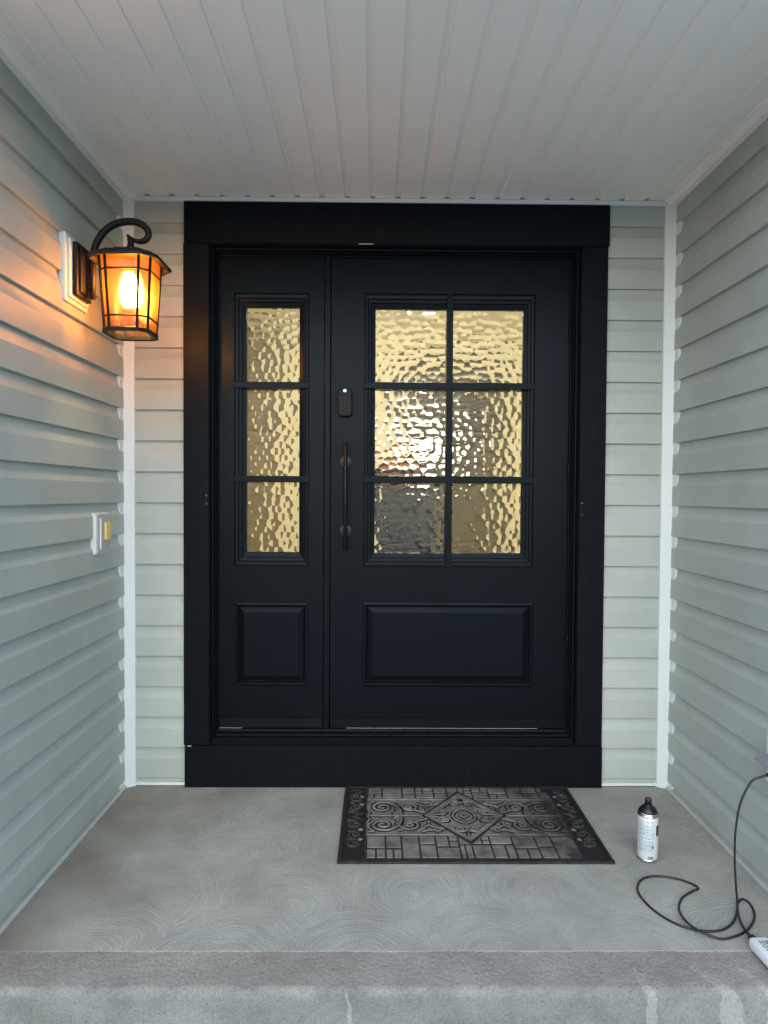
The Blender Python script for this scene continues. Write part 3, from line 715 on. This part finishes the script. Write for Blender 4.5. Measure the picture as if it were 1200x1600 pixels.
MB().loops([[(x, YS-.0002, sw[3]), (x, YS-.004, sw[3]-.003), (x, YS-.007, sw[2]+.006), (x, YS-.007, sw[2]+.001), (x, YS-.0002, sw[2]+.001)] for x in (ss[0]+.003, ss[1]-.003)], True, True, True).build('sill_strip', 'black', sd_)
MB().box(ss[0]+.003, ss[0]+.10, YS-.0078, YS-.0065, sw[2]+.0004, sw[2]+.0014).build('sweep_glint', 'glint', sd_)  # pale line standing in for the glint at the sill

# ================================================================== FOYER seen through the glass
FZ = .18
def fstruct(name, mb, m): return struct(mb.build(name, m))
fstruct('foyer_floor', MB().box(-1.4, 3.6, .152, 6.0, FZ-.1, FZ), 'foyerfloor')
fstruct('foyer_ceiling', MB().box(-1.4, 3.6, .152, 6.0, 2.62, 2.72), 'ceilpaint')
fstruct('foyer_side_wall', MB().box(-1.5, -1.4, .152, 6.0, FZ, 2.62), 'wallpaint')
fstruct('foyer_side_wall', MB().box(3.6, 3.7, .152, 6.0, FZ, 2.62), 'wallpaint')
fstruct('foyer_end_wall', MB().box(-1.4, 3.6, 6.0, 6.1, FZ, 2.62), 'oak')
fstruct('foyer_front_wall', MB().box(-1.5, -.145, .02, .15, -.2, 2.72), 'wallpaint')
fstruct('foyer_front_wall', MB().box(W+.145, 3.7, .02, .15, -.2, 2.72), 'wallpaint')
fstruct('hall_wall', MB().box(.20, 1.17, 2.9, 3.05, FZ, 2.62), 'wallpaint')
fstruct('hall_wall', MB().box(2.12, 3.6, 2.9, 3.05, FZ, 2.62), 'wallpaint')
fstruct('hall_header', MB().box(1.17, 2.12, 2.9, 3.05, 2.28, 2.62), 'wallpaint')
fstruct('closet_door', MB().box(-1.4, .20, 2.92, 3.05, FZ, 2.62), 'walnut')
cb = thing('hall_cabinet', 'dark cabinet showing as a dark patch through the lower door glass', 'cabinet', (1.19, 1.2, FZ))
MB().box(.99, 1.37, 1.02, 1.40, FZ+.06, 1.24, .008).build('carcass', 'darkblue', cb)
MB().box(.975, 1.385, 1.00, 1.42, 1.241, 1.27, .006).build('top', 'darkblue', cb)
for x_ in (1.0, 1.31): MB().box(x_, x_+.04, 1.05, 1.37, FZ, FZ+.06).build('foot', 'darkblue', cb)
for x_ in (1.0, 1.185): MB().box(x_, x_+.17, 1.012, 1.02, FZ+.1, 1.22, .004).build('cabinet_door', 'darkblue', cb)
vz = thing('cushion', 'reddish cushion blurred behind the middle left door glass', 'cushion', (1.1, 1.2, 1.27))
MB().box(.97, 1.23, 1.1, 1.3, 1.272, 1.42, .05).build('cushion_body', 'redcloth', vz)
hl = thing('hall_lamp', 'bright lamp on the foyer ceiling glowing through the door glass', 'lamp', (1.25, .85, 2.62))
MB().lathe([(.02, 2.255), (.10, 2.27), (.145, 2.31), (.15, 2.36), (.10, 2.41), (.03, 2.42)], (1.25, .85, 0), 32, 'z').build('lamp_bowl', 'hall_lamp', hl)
MB().lathe([(.008, 2.42), (.008, 2.60)], (1.25, .85, 0), 10, 'z').build('lamp_stem', 'white_pl', hl)
MB().lathe([(.06, 2.60), (.06, 2.6195)], (1.25, .85, 0), 32, 'z').build('lamp_base', 'white_pl', hl)

pl = thing('hall_pendant', 'white glowing globe deep in the hall behind the middle left glass', 'lamp', (1.46, 4.5, 2.62))
MB().lathe([(.02, 1.50), (.30, 1.52), (.40, 1.60), (.42, 1.78), (.36, 1.92), (.02, 1.96)], (1.46, 4.5, 0), 28, 'z').build('globe', 'pendant', pl)
MB().lathe([(.006, 1.96), (.006, 2.6195)], (1.46, 4.5, 0), 8, 'z').build('cord', 'white_pl', pl)

# ================================================================== LANTERN
LX, LY, LZ = .191, -.490, 1.748
ln_ = thing('wall_lantern', 'lit bronze lantern with amber glass on a scroll arm', 'lantern', (0.02, LY, 1.95))
def octa(a, c, z, cx=LX, cy=LY):
    return [(cx+x, cy+y, z) for x, y in ((-a, -a+c), (-a+c, -a), (a-c, -a), (a, -a+c), (a, a-c), (a-c, a), (-a+c, a), (-a, a-c))]
A0, A1, C0, C1, BH = .071, .085, .026, .029, .248       # half widths and corner cuts at the foot and at the roof
def body_at(t): return octa(A0+(A1-A0)*t, C0+(C1-C0)*t, LZ+BH*t)
# foot ring
MB().loops([octa(.076, .026, LZ-.006), octa(.077, .026, LZ+.006), octa(.073, .025, LZ+.010), octa(.066, .022, LZ+.008), octa(.065, .022, LZ-.004), octa(.079, .026, LZ-.006)], True).build('foot_ring', 'lantern', ln_)
b0, b1 = body_at(.03), body_at(1.0)
for i in range(8):
    MB().tube([b0[i], b1[i]], .0050, 6, smooth=False).build('corner_bar', 'lantern', ln_)
for t in (.185, .79):
    L = octa(A0+(A1-A0)*t+.002, C0+(C1-C0)*t, LZ+BH*t); s_ = .0032
    mb = MB()
    for i in range(8):
        mb.tube([L[i], L[(i+1) % 8]], s_, 6, smooth=False)
    mb.build('cross_band', 'lantern', ln_)
def shrink(p, k=.972): return (LX+(p[0]-LX)*k, LY+(p[1]-LY)*k, p[2])
for i in range(8):
    a, b_ = shrink(b0[i]), shrink(b0[(i+1) % 8]); c_, d_ = shrink(b1[(i+1) % 8]), shrink(b1[i])
    MB().add([a, b_, c_, d_], [(0, 1, 2, 3)]).build('glass_panel', 'amber', ln_, recalc=False)
MB().add(octa(.070, .022, LZ+.0035), [tuple(range(8))]).build('bottom_glass', 'clear', ln_, recalc=False)
zr = LZ+BH
_m = MB(); _m.loops([octa(.080, .026, zr-.003), octa(.100, .034, zr-.006), octa(.111, .039, zr-.017), octa(.114, .039, zr-.016), octa(.1145, .039, zr-.007), octa(.080, .027, zr+.014), octa(.055, .02, zr+.020), octa(.055, .02, zr+.026), octa(.030, .01, zr+.030)], True, False, True); roof_ = _m.build('roof', 'lantern', ln_)
MB().add(octa(.082, .026, zr-.0025), [tuple(range(8))]).build('roof_lining', 'lantern', roof_, recalc=False)
MB().lathe([(.024, zr+.029), (.021, zr+.036), (.012, zr+.046), (.010, zr+.060), (.012, zr+.072)], (LX, LY, 0), 20, 'z').build('finial', 'lantern', roof_)
# scroll arm in the plane of the bracket
arm_px = [(146, 397), (148, 388), (153, 376), (161, 364), (171, 355), (183, 349), (196, 346.5), (209, 346.5), (220, 350), (228, 356), (232, 363.5), (231, 371), (226, 376), (219, 377.5), (211, 376), (204, 372), (199, 367.5)]
arm = [on_y(x, y, LY) for x, y in arm_px]
fine = []
for i in range(len(arm)-1):                               # Catmull-Rom through the traced points
    p0, p1, p2, p3 = arm[max(i-1, 0)], arm[i], arm[i+1], arm[min(i+2, len(arm)-1)]
    for q in range(5):
        t = q/5; fine.append(.5*((2*p1)+(-p0+p2)*t+(2*p0-5*p1+4*p2-p3)*t*t+(-p0+3*p1-3*p2+p3)*t**3))
fine.append(arm[-1])
n_ = len(fine); rad = [.0115+.001*math.sin(i/n_*6)-(.0065*max(0, (i/n_-.72)/.28)) for i in range(n_)]
MB().tube([tuple(p) for p in fine], rad, 12).build('scroll_arm', 'lantern', ln_)
a_end = arm[0]
MB().tube([(a_end[0], LY, a_end[2]+.004), (a_end[0]-.004, LY, a_end[2]-.03), (a_end[0]-.004, LY, 1.865)], [.0115, .012, .010], 12).build('arm_stem', 'lantern', ln_)
MB().box(.040, a_end[0]+.004, LY-.011, LY+.011, 1.895, 1.945, .004).build('arm_bracket', 'lantern', ln_)
bpl = MB().box(.0197, .036, LY-.058, LY+.058, 1.862, 2.040, .006).build('back_plate', 'lantern', ln_)
MB().box(.0362, .044, LY-.044, LY+.044, 1.876, 2.026, .005).build('plate_step', 'lantern', bpl)
# bulb and socket
MB().lathe([(.014, LZ+.200), (.016, LZ+.236), (.020, zr-.004)], (LX, LY, 0), 16, 'z').build('socket', 'lantern', ln_)
MB().lathe([(.004, LZ+.090), (.020, LZ+.095), (.027, LZ+.110), (.030, LZ+.130), (.027, LZ+.155), (.021, LZ+.180), (.013, LZ+.199)], (LX, LY, 0), 24, 'z').build('bulb', 'bulb', ln_)
mbk = thing('mounting_block', 'white plastic mounting block between siding and lantern plate', 'mounting block', (0, LY, 1.95))
MB().box(-.013, .0105, LY-.088, LY+.085, 1.838, 2.060, .004).build('flange', 'trim', mbk)
MB().box(.0107, .0195, LY-.072, LY+.072, 1.852, 2.046, .004).build('block_face', 'trim', mbk)

# ================================================================== DOORBELL
q0 = on_x(150.5, 803, .011); q1 = on_x(171.5, 870, .011)
by0, by1, bz0, bz1 = q0[1], q1[1], .986, 1.137
db = thing('doorbell', 'white doorbell plate with pale yellow button on left siding', 'doorbell', (0, (by0+by1)/2, (bz0+bz1)/2))
MB().box(-.013, .0100, by0, by1, bz0, bz1, .003).build('mounting_plate', 'trim', db)
MB().box(.0102, .0135, by0+.008, by1-.006, bz0+.005, bz1-.005, .0015).build('bezel', 'bell_body', db)
bz_ = [o for o in db.children if o.name.startswith('bezel')][0]
MB().box(.0137, .0185, by0+.022, by0+.032, bz0+.018, bz1-.020, .002).build('ridge', 'white_pl', bz_)
MB().box(.0137, .0235, by0+.060, by1-.016, bz0+.050, bz1-.036, .003).build('button', 'bell_btn', bz_)

# ================================================================== OUTLET, CABLE, ADAPTER
oy = -.875
ob = thing('outlet_box', 'white outlet cover on right siding with grey flap and plugged cable', 'outlet', (W, oy, .43))
MB().box(W+.013, W-.024, oy-.085, oy+.085, .352, .506, .004).build('mounting_plate', 'trim', ob)
MB().box(W-.0242, W-.033, oy-.062, oy+.070, .362, .496, .004).build('cover_plate', 'white_pl', ob)
MB().loops([[(W-.034, y, .445), (W-.075, y-.003, .432), (W-.078, y-.003, .427), (W-.036, y, .436)] for y in (oy-.055, oy+.062)], True, True, True).build('flap', 'grey_pl', ob)
for zz in (.405, .465): MB().lathe([(.017, -.0025), (.017, .0)], (W-.033, oy, zz), 20, 'x').build('socket', 'grey_pl', ob)
cab = thing('power_cable', 'thin black cable looping from the wall outlet across the concrete', 'cable', (2.0, -.85, 0))
drop_px = [(1225, 1200), (1212, 1200.5), (1200, 1203), (1189, 1209), (1178, 1218), (1169, 1229), (1162, 1242), (1156.5, 1256), (1153, 1271), (1150.5, 1288), (1148.6, 1306), (1148, 1326), (1148, 1347), (1149, 1367), (1150, 1386)]
floor_px = [(1152, 1418), (1147, 1438), (1135, 1450), (1116, 1455), (1087, 1453), (1057.5, 1444), (1028, 1427), (1005, 1406), (996, 1388.5), (1003, 1374), (1025, 1369), (1057.5, 1373), (1081, 1381), (1091, 1388), (1081, 1393), (1066, 1403), (1061, 1419), (1068, 1438.5), (1084, 1453), (1104.5, 1463.5), (1128, 1467), (1151.5, 1462), (1169, 1452), (1178.6, 1435.5), (1177, 1421), (1169, 1409), (1159, 1405), (1152.5, 1413.5), (1153.5, 1432.6), (1160, 1450), (1171, 1465)]
CR = .0033
fl = [on_z(x, y, CR+.0004) for x, y in floor_px]
land = fl[0]
pts = []
nd = len(drop_px)
for i, (x, y) in enumerate(drop_px):                      # hangs from the socket and swings out to where it lands
    t = i/(nd-1); Yp = oy+(land[1]-oy)*(t**.8)
    pts.append(on_y(x, y, Yp))
pts = [p for p in pts if p[2] > .012]
over = {19, 20, 29, 30, 18}
for i, p in enumerate(fl):
    p = p.copy()
    if i in (17, 18, 19, 28, 29, 30): p[2] += .0066
    pts.append(p)
pts = [np.array([W-.066, oy+.003, .4025])]+[p for p in pts if p[0] < W-.085]
def catmull(arr, m_=6):
    o = []
    for i in range(len(arr)-1):
        p0, p1, p2, p3 = arr[max(i-1, 0)], arr[i], arr[i+1], arr[min(i+2, len(arr)-1)]
        for q in range(m_):
            t = q/m_; o.append(.5*((2*p1)+(-p0+p2)*t+(2*p0-5*p1+4*p2-p3)*t*t+(-p0+3*p1-3*p2+p3)*t**3))
    o.append(arr[-1]); return o
MB().tube([tuple(p) for p in catmull(pts)], CR, 8).build('cord', 'cable', cab)
pe = pts[-1]
dirv = Vector((on_z(1200, 1497, .01)-on_z(1172, 1467, .01)).tolist()); dirv.z = 0; dirv.normalize()
pv = Vector(pe.tolist())
MB().tube([pv-dirv*.004, pv+dirv*.006, pv+dirv*.010, pv+dirv*.028, pv+dirv*.036], [.0036, .007, .0098, .0105, .0095], 10).build('plug', 'cable', cab)
MB().tube([(W-.033, oy, .405), (W-.05, oy, .404), (W-.052, oy, .404), (W-.07, oy+.004, .402)], [.012, .013, .009, .005], 12).build('plug', 'cable', cab)
ad = thing('power_adapter', 'white power adapter with green print lying on the step edge', 'adapter', (pv.x, pv.y, 0))
a0v = pv+dirv*.034; side = Vector((-dirv.y, dirv.x, 0))
def adp(u, s_, z): q = a0v+dirv*u+side*s_; return (q.x, q.y, z)
def asec(u, hw, z0, z1, r_):
    P_ = []
    for cx, cz, st in ((hw-r_, z1-r_, 0), (-hw+r_, z1-r_, 90), (-hw+r_, z0+r_, 180), (hw-r_, z0+r_, 270)):
        for i in range(5):
            a = math.radians(st+22.5*i); P_.append(adp(u, cx+r_*math.cos(a), cz+r_*math.sin(a)))
    return P_
_m = MB(); _m.loops([asec(0, .022, .006, .026, .007), asec(.004, .026, .003, .030, .009), asec(.012, .028, .0008, .032, .010), asec(.135, .028, .0008, .032, .010), asec(.145, .026, .003, .030, .009), asec(.149, .022, .006, .026, .007)], True, True, True, smooth=True); shell_ = _m.build('shell', 'white_pl', ad)
MT['green'] = mat('green print', (0.05, 0.22, 0.08), rough=.5)
rg = random.Random(3)
for r_ in range(4):                                       # illegible green lines of type
    u = .022
    while u < .112:
        L_ = rg.uniform(.006, .02); s0 = .012-r_*.0078
        hgt_ = .0062 if r_ < 2 else .0045
        MB().add([adp(u, s0, .0323), adp(u+L_, s0, .0323), adp(u+L_, s0+hgt_, .0323), adp(u, s0+hgt_, .0323)], [(0, 1, 2, 3)]).build('print', 'green', shell_)
        u += L_+rg.uniform(.002, .005)
c2 = [np.array(adp(.02, -.034, CR+.0004)), np.array(adp(-.004, -.024, .012)), np.array(adp(.03, -.036, .014)), np.array(adp(.10, -.044, .006)), np.array(adp(.25, -.05, CR+.0004)), np.array(adp(.42, .02, CR-.15))]
c2 = [np.array(adp(-.002, .012, .018)), np.array(adp(-.014, .018, .016)), np.array(adp(-.010, .030, .010)), np.array(adp(.03, .040, CR+.001)), np.array(adp(.12, .040, CR+.001)), np.array(adp(.16, .05, CR+.001))]
o2 = thing('lead_cord', 'short black cord running off along the white adapter', 'cord', tuple(c2[3]))
MB().tube([tuple(p) for p in catmull(c2)], CR*.8, 8).build('cord', 'cable', o2)

# ================================================================== SPRAY CAN
cp_ = on_z(1011.5, 1341, 0)
sc = thing('spray_can', 'silver spray paint can with black dome and red nozzle near doormat', 'spray can', (cp_[0], cp_[1], 0))
R_ = .0325
MT_label = mat('printed can label', (0.55, 0.62, 0.66), rough=.35, metal=.15, noise=(22, .3, (0.62, 0.69, 0.72)))
MT['label'] = MT_label; MT['ink'] = mat('dark label ink', (0.10, 0.13, 0.15), rough=.4); MT['ink2'] = mat('grey label ink', (0.30, 0.36, 0.40), rough=.4); MT['ink3'] = mat('navy label block', (0.012, 0.02, 0.035), rough=.3)
c0 = (cp_[0], cp_[1], 0)
MB().lathe([(R_-.004, .0005), (R_, .002), (R_+.0008, .005), (R_, .0075), (R_-.0006, .009)], c0, 36).build('base_rim', 'can_metal', sc)
_m = MB(); _m.lathe([(R_-.0006, .009), (R_, .0105), (R_, .146), (R_-.0006, .147)], c0, 40); can_body = _m.build('body', 'label', sc)
MB().lathe([(R_-.0006, .147), (R_+.0008, .149), (R_+.0008, .152), (R_-.0015, .1535), (R_-.001, .156), (R_-.0005, .158), (R_-.002, .160)], c0, 40).build('shoulder_rim', 'can_metal', sc)
MB().lathe([(R_-.002, .160), (R_-.0035, .165), (R_-.010, .174), (R_-.018, .180), (.0125, .182), (.0118, .184)], c0, 36).build('dome', 'can_black', sc)
MB().lathe([(.0112, .184), (.0108, .199), (.0104, .2005)], c0, 24).build('collar', 'can_black', sc)
MB().lathe([(.0100, .2006), (.0098, .204), (.006, .2052)], c0, 24).build('nozzle', 'can_red', sc)
def label_patch(a0_, a1_, z0, z1, m, name='label_print'):
    n__ = max(2, int(abs(a1_-a0_)/6)); r__ = R_+.0004; L = []
    for i in range(n__+1):
        a = math.radians(a0_+(a1_-a0_)*i/n__); L.append([(c0[0]+r__*math.cos(a), c0[1]+r__*math.sin(a), z) for z in (z0, z1)])
    mb = MB(); mb.loops(L, False, smooth=True); mb.build(name, m, can_body, recalc=False)
view = math.degrees(math.atan2(CAM[1]-c0[1], CAM[0]-c0[0]))
rg = random.Random(11)
z = .138
for i in range(30):                                       # rows of fine print, too small to read
    hgt_ = rg.choice((.0012, .0012, .0016, .0024)); a = view-52
    if .075 < z < .080 or .035 < z < .04: z -= .004; continue
    while a < view+34:
        L_ = rg.uniform(5, 22); label_patch(a, min(a+L_, view+36), z-hgt_, z, rg.choice(('ink2', 'ink2', 'ink'))); a += L_+rg.uniform(1.5, 4)
    z -= hgt_+.0024
    if z < .03: break
label_patch(view+52, view+82, .088, .122, 'ink3', 'label_block')
label_patch(view+22, view+34, .048, .057, 'ink', 'label_block')
for i in range(12): label_patch(view+2+i*2.6, view+3.2+i*2.6+rg.uniform(0, .8), .013, .022, 'ink', 'barcode_bar')

# ================================================================== DOORMAT
mo = on_z(537, 1223, .008); MX, MY = .9023, -.0335
MWD, MDP = .914, .585
dm = thing('doormat', 'black rubber doormat with worn brick and scroll pattern before the door', 'doormat', (MX+MWD/2, MY-MDP/2, 0))
def mp(u, v_): return (MX+u, MY-v_)
def rib(pts, w_, z0, z1, name, m): return MB().ribbon([mp(*p) for p in pts], w_, z0, z1).build(name, m, dm)
B = .011
V1, V2, U1, U2 = .118, .400, .088, MWD-.088              # bands of bricks at back and front, scrolls at both ends
for pts, name in (([(0, B/2), (MWD, B/2)], 'rim'), ([(0, MDP-B/2-.004), (MWD, MDP-B/2-.004)], 'rim')):
    rib(pts, B+.006 if pts[0][1] > .3 else B, .0006, .0082, name, 'rubber')
for u in (B/2, MWD-B/2): rib([(u, B+.0005), (u, MDP-B-.0095)], B, .0006, .0082, 'rim', 'rubber')
for u in (U1, U2): rib([(u, B+.001), (u, MDP-B-.010)], .008, .0006, .0084, 'divider', 'rubber')
UC, VC, DU, DV = MWD/2, .258, .158, .206                  # middle diamond
def dia(k, n=1): return [(UC, VC-DV*k), (UC+DU*k, VC), (UC, VC+DV*k), (UC-DU*k, VC)]
for v_ in (V1, V2):
    du = DU*(1-abs(v_-VC)/DV)
    rib([(U1+.005, v_), (UC-du-.008, v_)], .010, .0006, .0086, 'divider', 'worn'); rib([(UC+du+.008, v_), (U2-.005, v_)], .010, .0006, .0086, 'divider', 'worn')
def ring_poly(outer, inner, z0, z1, name, m):
    o_, i_ = [mp(*p) for p in outer], [mp(*p) for p in inner]
    MB().loops([[(x, y, z0) for x, y in o_], [(x, y, z1) for x, y in o_], [(x, y, z1) for x, y in i_], [(x, y, z0) for x, y in i_], [(x, y, z0) for x, y in o_]], True).build(name, m, dm)
ring_poly(dia(1.0), dia(.945), .0006, .0090, 'diamond_frame', 'rubber')
ring_poly(dia(.943), dia(.80), .0006, .0082, 'diamond_border', 'worn')
# thin web under everything, pierced between the scrolls
def pierced():
    st = .0035; nu, nv = int((MWD-2*B)/st), int((MDP-2*B-.01)/st)
    holes = []
    def hole(u, v_, a, b_, ang=0):
        for mu in (1, -1):
            for mv in (1, -1): holes.append((UC+mu*(u-UC), VC+mv*(v_-VC), a, b_, math.radians(ang)*mu*mv))
    hole(.152, .200, .010, .016, 20); hole(.196, .172, .012, .007, 40); hole(.222, .212, .015, .007, 20); hole(.252, .196, .012, .009); hole(.312, .205, .019, .007, -35)
    hole(.108, .152, .008, .006); hole(.108, .232, .009, .006); hole(.284, .150, .010, .006, -20); hole(UC+.028, VC-.095, .009, .007); hole(UC+.083, VC-.018, .009, .008)
    hole(UC+.052, VC-.045, .008, .006, 30); hole(UC+.022, VC-.028, .006, .007)
    hole(.038, .070, .008, .012, 20); hole(.070, .088, .008, .010, -20); hole(.036, .140, .007, .011, 10); hole(.072, .158, .008, .010); hole(.040, .215, .008, .010); hole(.070, .236, .007, .009)
    keep = {}
    for i in range(nu):
        for k in range(nv):
            u, v_ = B+(i+.5)*st, B+(k+.5)*st; ok = True
            for hu, hv, a, b_, an in holes:
                du_, dv_ = u-hu, v_-hv; x_ = du_*math.cos(an)+dv_*math.sin(an); y_ = -du_*math.sin(an)+dv_*math.cos(an)
                if (x_/a)**2+(y_/b_)**2 < 1.9: ok = False; break
            if ok: keep[(i, k)] = 1
    return st, keep
st_, keep = pierced()
mid, ends = MB(), MB()
for (i, k) in keep:
    u0, u1, v0, v1 = B+i*st_, B+(i+1)*st_, B+k*st_, B+(k+1)*st_
    tgt = mid if U1 < u0+st_/2 < U2 else ends
    p = [mp(u0, v0), mp(u0, v1), mp(u1, v1), mp(u1, v0)]
    tgt.add([(x, y, .0050) for x, y in p], [(0, 1, 2, 3)])
    for di, dk, a, c in ((-1, 0, 0, 1), (0, 1, 1, 2), (1, 0, 2, 3), (0, -1, 3, 0)):
        if (i+di, k+dk) not in keep:
            tgt.add([(*p[a], .0050), (*p[c], .0050), (*p[c], .0006), (*p[a], .0006)], [(0, 3, 2, 1)])
mid.build('backing', 'worn', dm, recalc=False); ends.build('backing', 'rubber_low', dm, recalc=False)
def clip(poly, a, b_, c):
    """keep a*u + b*v <= c"""
    out = []
    for i in range(len(poly)):
        p, q = poly[i], poly[(i+1) % len(poly)]; dp, dq = a*p[0]+b_*p[1]-c, a*q[0]+b_*q[1]-c
        if dp <= 0: out.append(p)
        if dp*dq < 0: t = dp/(dp-dq); out.append((p[0]+(q[0]-p[0])*t, p[1]+(q[1]-p[1])*t))
    return out
rb = random.Random(21)
for v0, v1 in ((B+.001, V1-.006), (V2+.006, MDP-B-.010)):
    if v0 < .2: poly = [(U1+.005, v0), (U2-.005, v0), (U2-.005, v1), (UC+DU*(1-abs(v1-VC)/DV)+.004, v1), (UC+.002, VC-DV-.003), (UC-.002, VC-DV-.003), (UC-DU*(1-abs(v1-VC)/DV)-.004, v1), (U1+.005, v1)]
    else: poly = [(U1+.005, v1), (U1+.005, v0), (UC-DU*(1-abs(v0-VC)/DV)-.004, v0), (UC-.002, VC+DV+.003), (UC+.002, VC+DV+.003), (UC+DU*(1-abs(v0-VC)/DV)+.004, v0), (U2-.005, v0), (U2-.005, v1)]
    q = [mp(*p) for p in poly]
    MB().loops([[(x, y, .0008) for x, y in q], [(x, y, .0056) for x, y in q]], True, True, True).build('joint_bed', 'rubber', dm)
def put_brick(u0, u1, v0, v1):
    g_, h_ = .0028, .0056
    poly = [(u0+g_, v0+h_), (u1-g_, v0+h_), (u1-g_, v1-h_), (u0+g_, v1-h_)]
    su, sv = (1 if (u0+u1)/2 > UC else -1), (1 if (v0+v1)/2 > VC else -1)
    poly = clip(poly, -su/DU, -sv/DV, -(1.05+su*UC/DU+sv*VC/DV))
    if len(poly) < 3: return
    ar = abs(sum(poly[i][0]*poly[(i+1) % len(poly)][1]-poly[(i+1) % len(poly)][0]*poly[i][1] for i in range(len(poly))))/2
    if ar < .00018: return
    cu, cv = sum(p[0] for p in poly)/len(poly), sum(p[1] for p in poly)/len(poly)
    q = [mp(*p) for p in poly]; qi = [mp(cu+(p[0]-cu)*.94, cv+(p[1]-cv)*.92) for p in poly]; zz = .0082+rb.uniform(-.0005, .0005)
    MB().loops([[(x, y, .0052) for x, y in q], [(x, y, zz-.0014) for x, y in q], [(x, y, zz) for x, y in qi]], True, False, True).build('brick', 'worn', dm)
for v0, v1 in ((B+.002, V1-.007), (V2+.008, MDP-B-.012)):
    u = U1+.006
    while u < U2-.012:
        wd = rb.uniform(.052, .082)
        for lim in (UC, U2-.006):
            if u < lim-.003 and u+wd > lim-.03: wd = lim-u
        k = rb.random(); vm = v0+(v1-v0)*rb.choice((.4, .5, .58))
        if k < .22: put_brick(u, u+wd, v0, v1)
        elif k < .5: put_brick(u, u+wd, v0, vm); put_brick(u, u+wd, vm, v1)
        elif k < .78:
            s_ = u+wd*rb.uniform(.4, .6); put_brick(u, u+wd, v0, vm); put_brick(u, s_, vm, v1); put_brick(s_, u+wd, vm, v1)
        else:
            s_ = u+wd*rb.uniform(.4, .6); v2 = vm-(vm-v0)*.5; put_brick(u, s_, v0, vm); put_brick(s_, u+wd, v0, v2); put_brick(s_, u+wd, v2, vm); put_brick(u, u+wd, vm, v1)
        u += wd
# scrolls: spirals with tails, each a wide low web with a worn raised line on it
def spiral(cu, cv, r0, turns, start, sgn, tail=None, r1=.006):
    n = int(26*turns); pts = []
    for i in range(n+1):
        t = i/n; a = math.radians(start)+sgn*2*math.pi*turns*t; r = r0+(r1-r0)*t**.85
        pts.append((cu+r*math.cos(a), cv+r*math.sin(a)))
    if tail:
        p = pts[0]; m_ = 8; a = math.radians(start); tx, ty = -sgn*-math.sin(a), -sgn*math.cos(a)
        L_ = math.hypot(tail[0]-p[0], tail[1]-p[1])*.5; tx, ty = sgn*math.sin(a), -sgn*math.cos(a)
        c = (p[0]+tx*L_, p[1]+ty*L_)
        pre = [((1-s)**2*tail[0]+2*s*(1-s)*c[0]+s*s*p[0], (1-s)**2*tail[1]+2*s*(1-s)*c[1]+s*s*p[1]) for s in [q/m_ for q in range(m_)]]
        pts = pre+pts
    return pts
def scroll(pts, w_=.013, name='scroll', top='worn'):
    o = rib(pts, w_+.011, .0040, .0064, name, 'rubber')
    MB().ribbon([mp(*p) for p in pts], w_*.68, .0060, .0092).build('raised_line', top, o)
for mu in (1, -1):
    for mv in (1, -1):
        f_ = lambda L: [(UC+mu*(u_-UC), VC+mv*(v_-VC)) for u_, v_ in L]
        scroll(f_(spiral(.152, .188, .044, 1.7, 300, -1, tail=(.222, .245))))
        scroll(f_(spiral(.252, .190, .036, 1.5, 250, 1, tail=(.318, .236))))
        scroll(f_([(.205, .142), (.225, .155), (.215, .175), (.203, .20), (.210, .222)]), .010)
        scroll(f_([(.290, .135), (.318, .150), (.345, .150)]), .011); scroll(f_([(.300, .165), (.318, .185), (.322, .21)]), .009)
        scroll(f_([(.10, .135), (.122, .140), (.11, .150), (.10, .165)]), .008)
        scroll(f_([(.096, .21), (.104, .23), (.096, .25)]), .008)
        scroll(f_(spiral(.352, .152, .020, 1.1, 30, 1, tail=(.318, .186))), .009); scroll(f_(spiral(.205, .236, .013, 1.0, 200, -1)), .008)
        scroll(f_([(UC+.05, VC-.10), (UC+.07, VC-.075), (UC+.092, VC-.066)]), .008)
        # inside the diamond
        scroll(f_(spiral(UC+.024, VC-.102, .021, 1.35, 200, 1, tail=(UC+.001, VC-.146))), .009)
        scroll(f_(spiral(UC+.080, VC-.024, .022, 1.3, 240, 1, tail=(UC+.132, VC-.002))), .009)
        scroll(f_([(UC+.002, VC-.058), (UC+.02, VC-.046), (UC+.036, VC-.028), (UC+.042, VC-.004)]), .010)
        # end bands
        for vv, sg in ((.052, 1), (.118, -1), (.19, 1)):
            scroll([(UC+mu*(a_-UC), VC+mv*(b_-VC)) for a_, b_ in spiral(.052, vv, .026, 1.3, 90 if sg > 0 else 270, sg, tail=(.022, vv+.034*sg))], .010, top='rubber_hi')
    scroll([(UC+mu*(u_-UC), VC) for u_ in (.10, .2, .29)], .010)
    scroll([(UC+mu*(.054-UC)+mu*a_, VC+b_) for a_, b_ in ((-.02, -.03), (.015, -.015), (-.012, .008), (.018, .03))], .010, top='rubber_hi')
scroll([(UC-.014, VC), (UC, VC-.018), (UC+.014, VC), (UC, VC+.018), (UC-.014, VC)], .010)
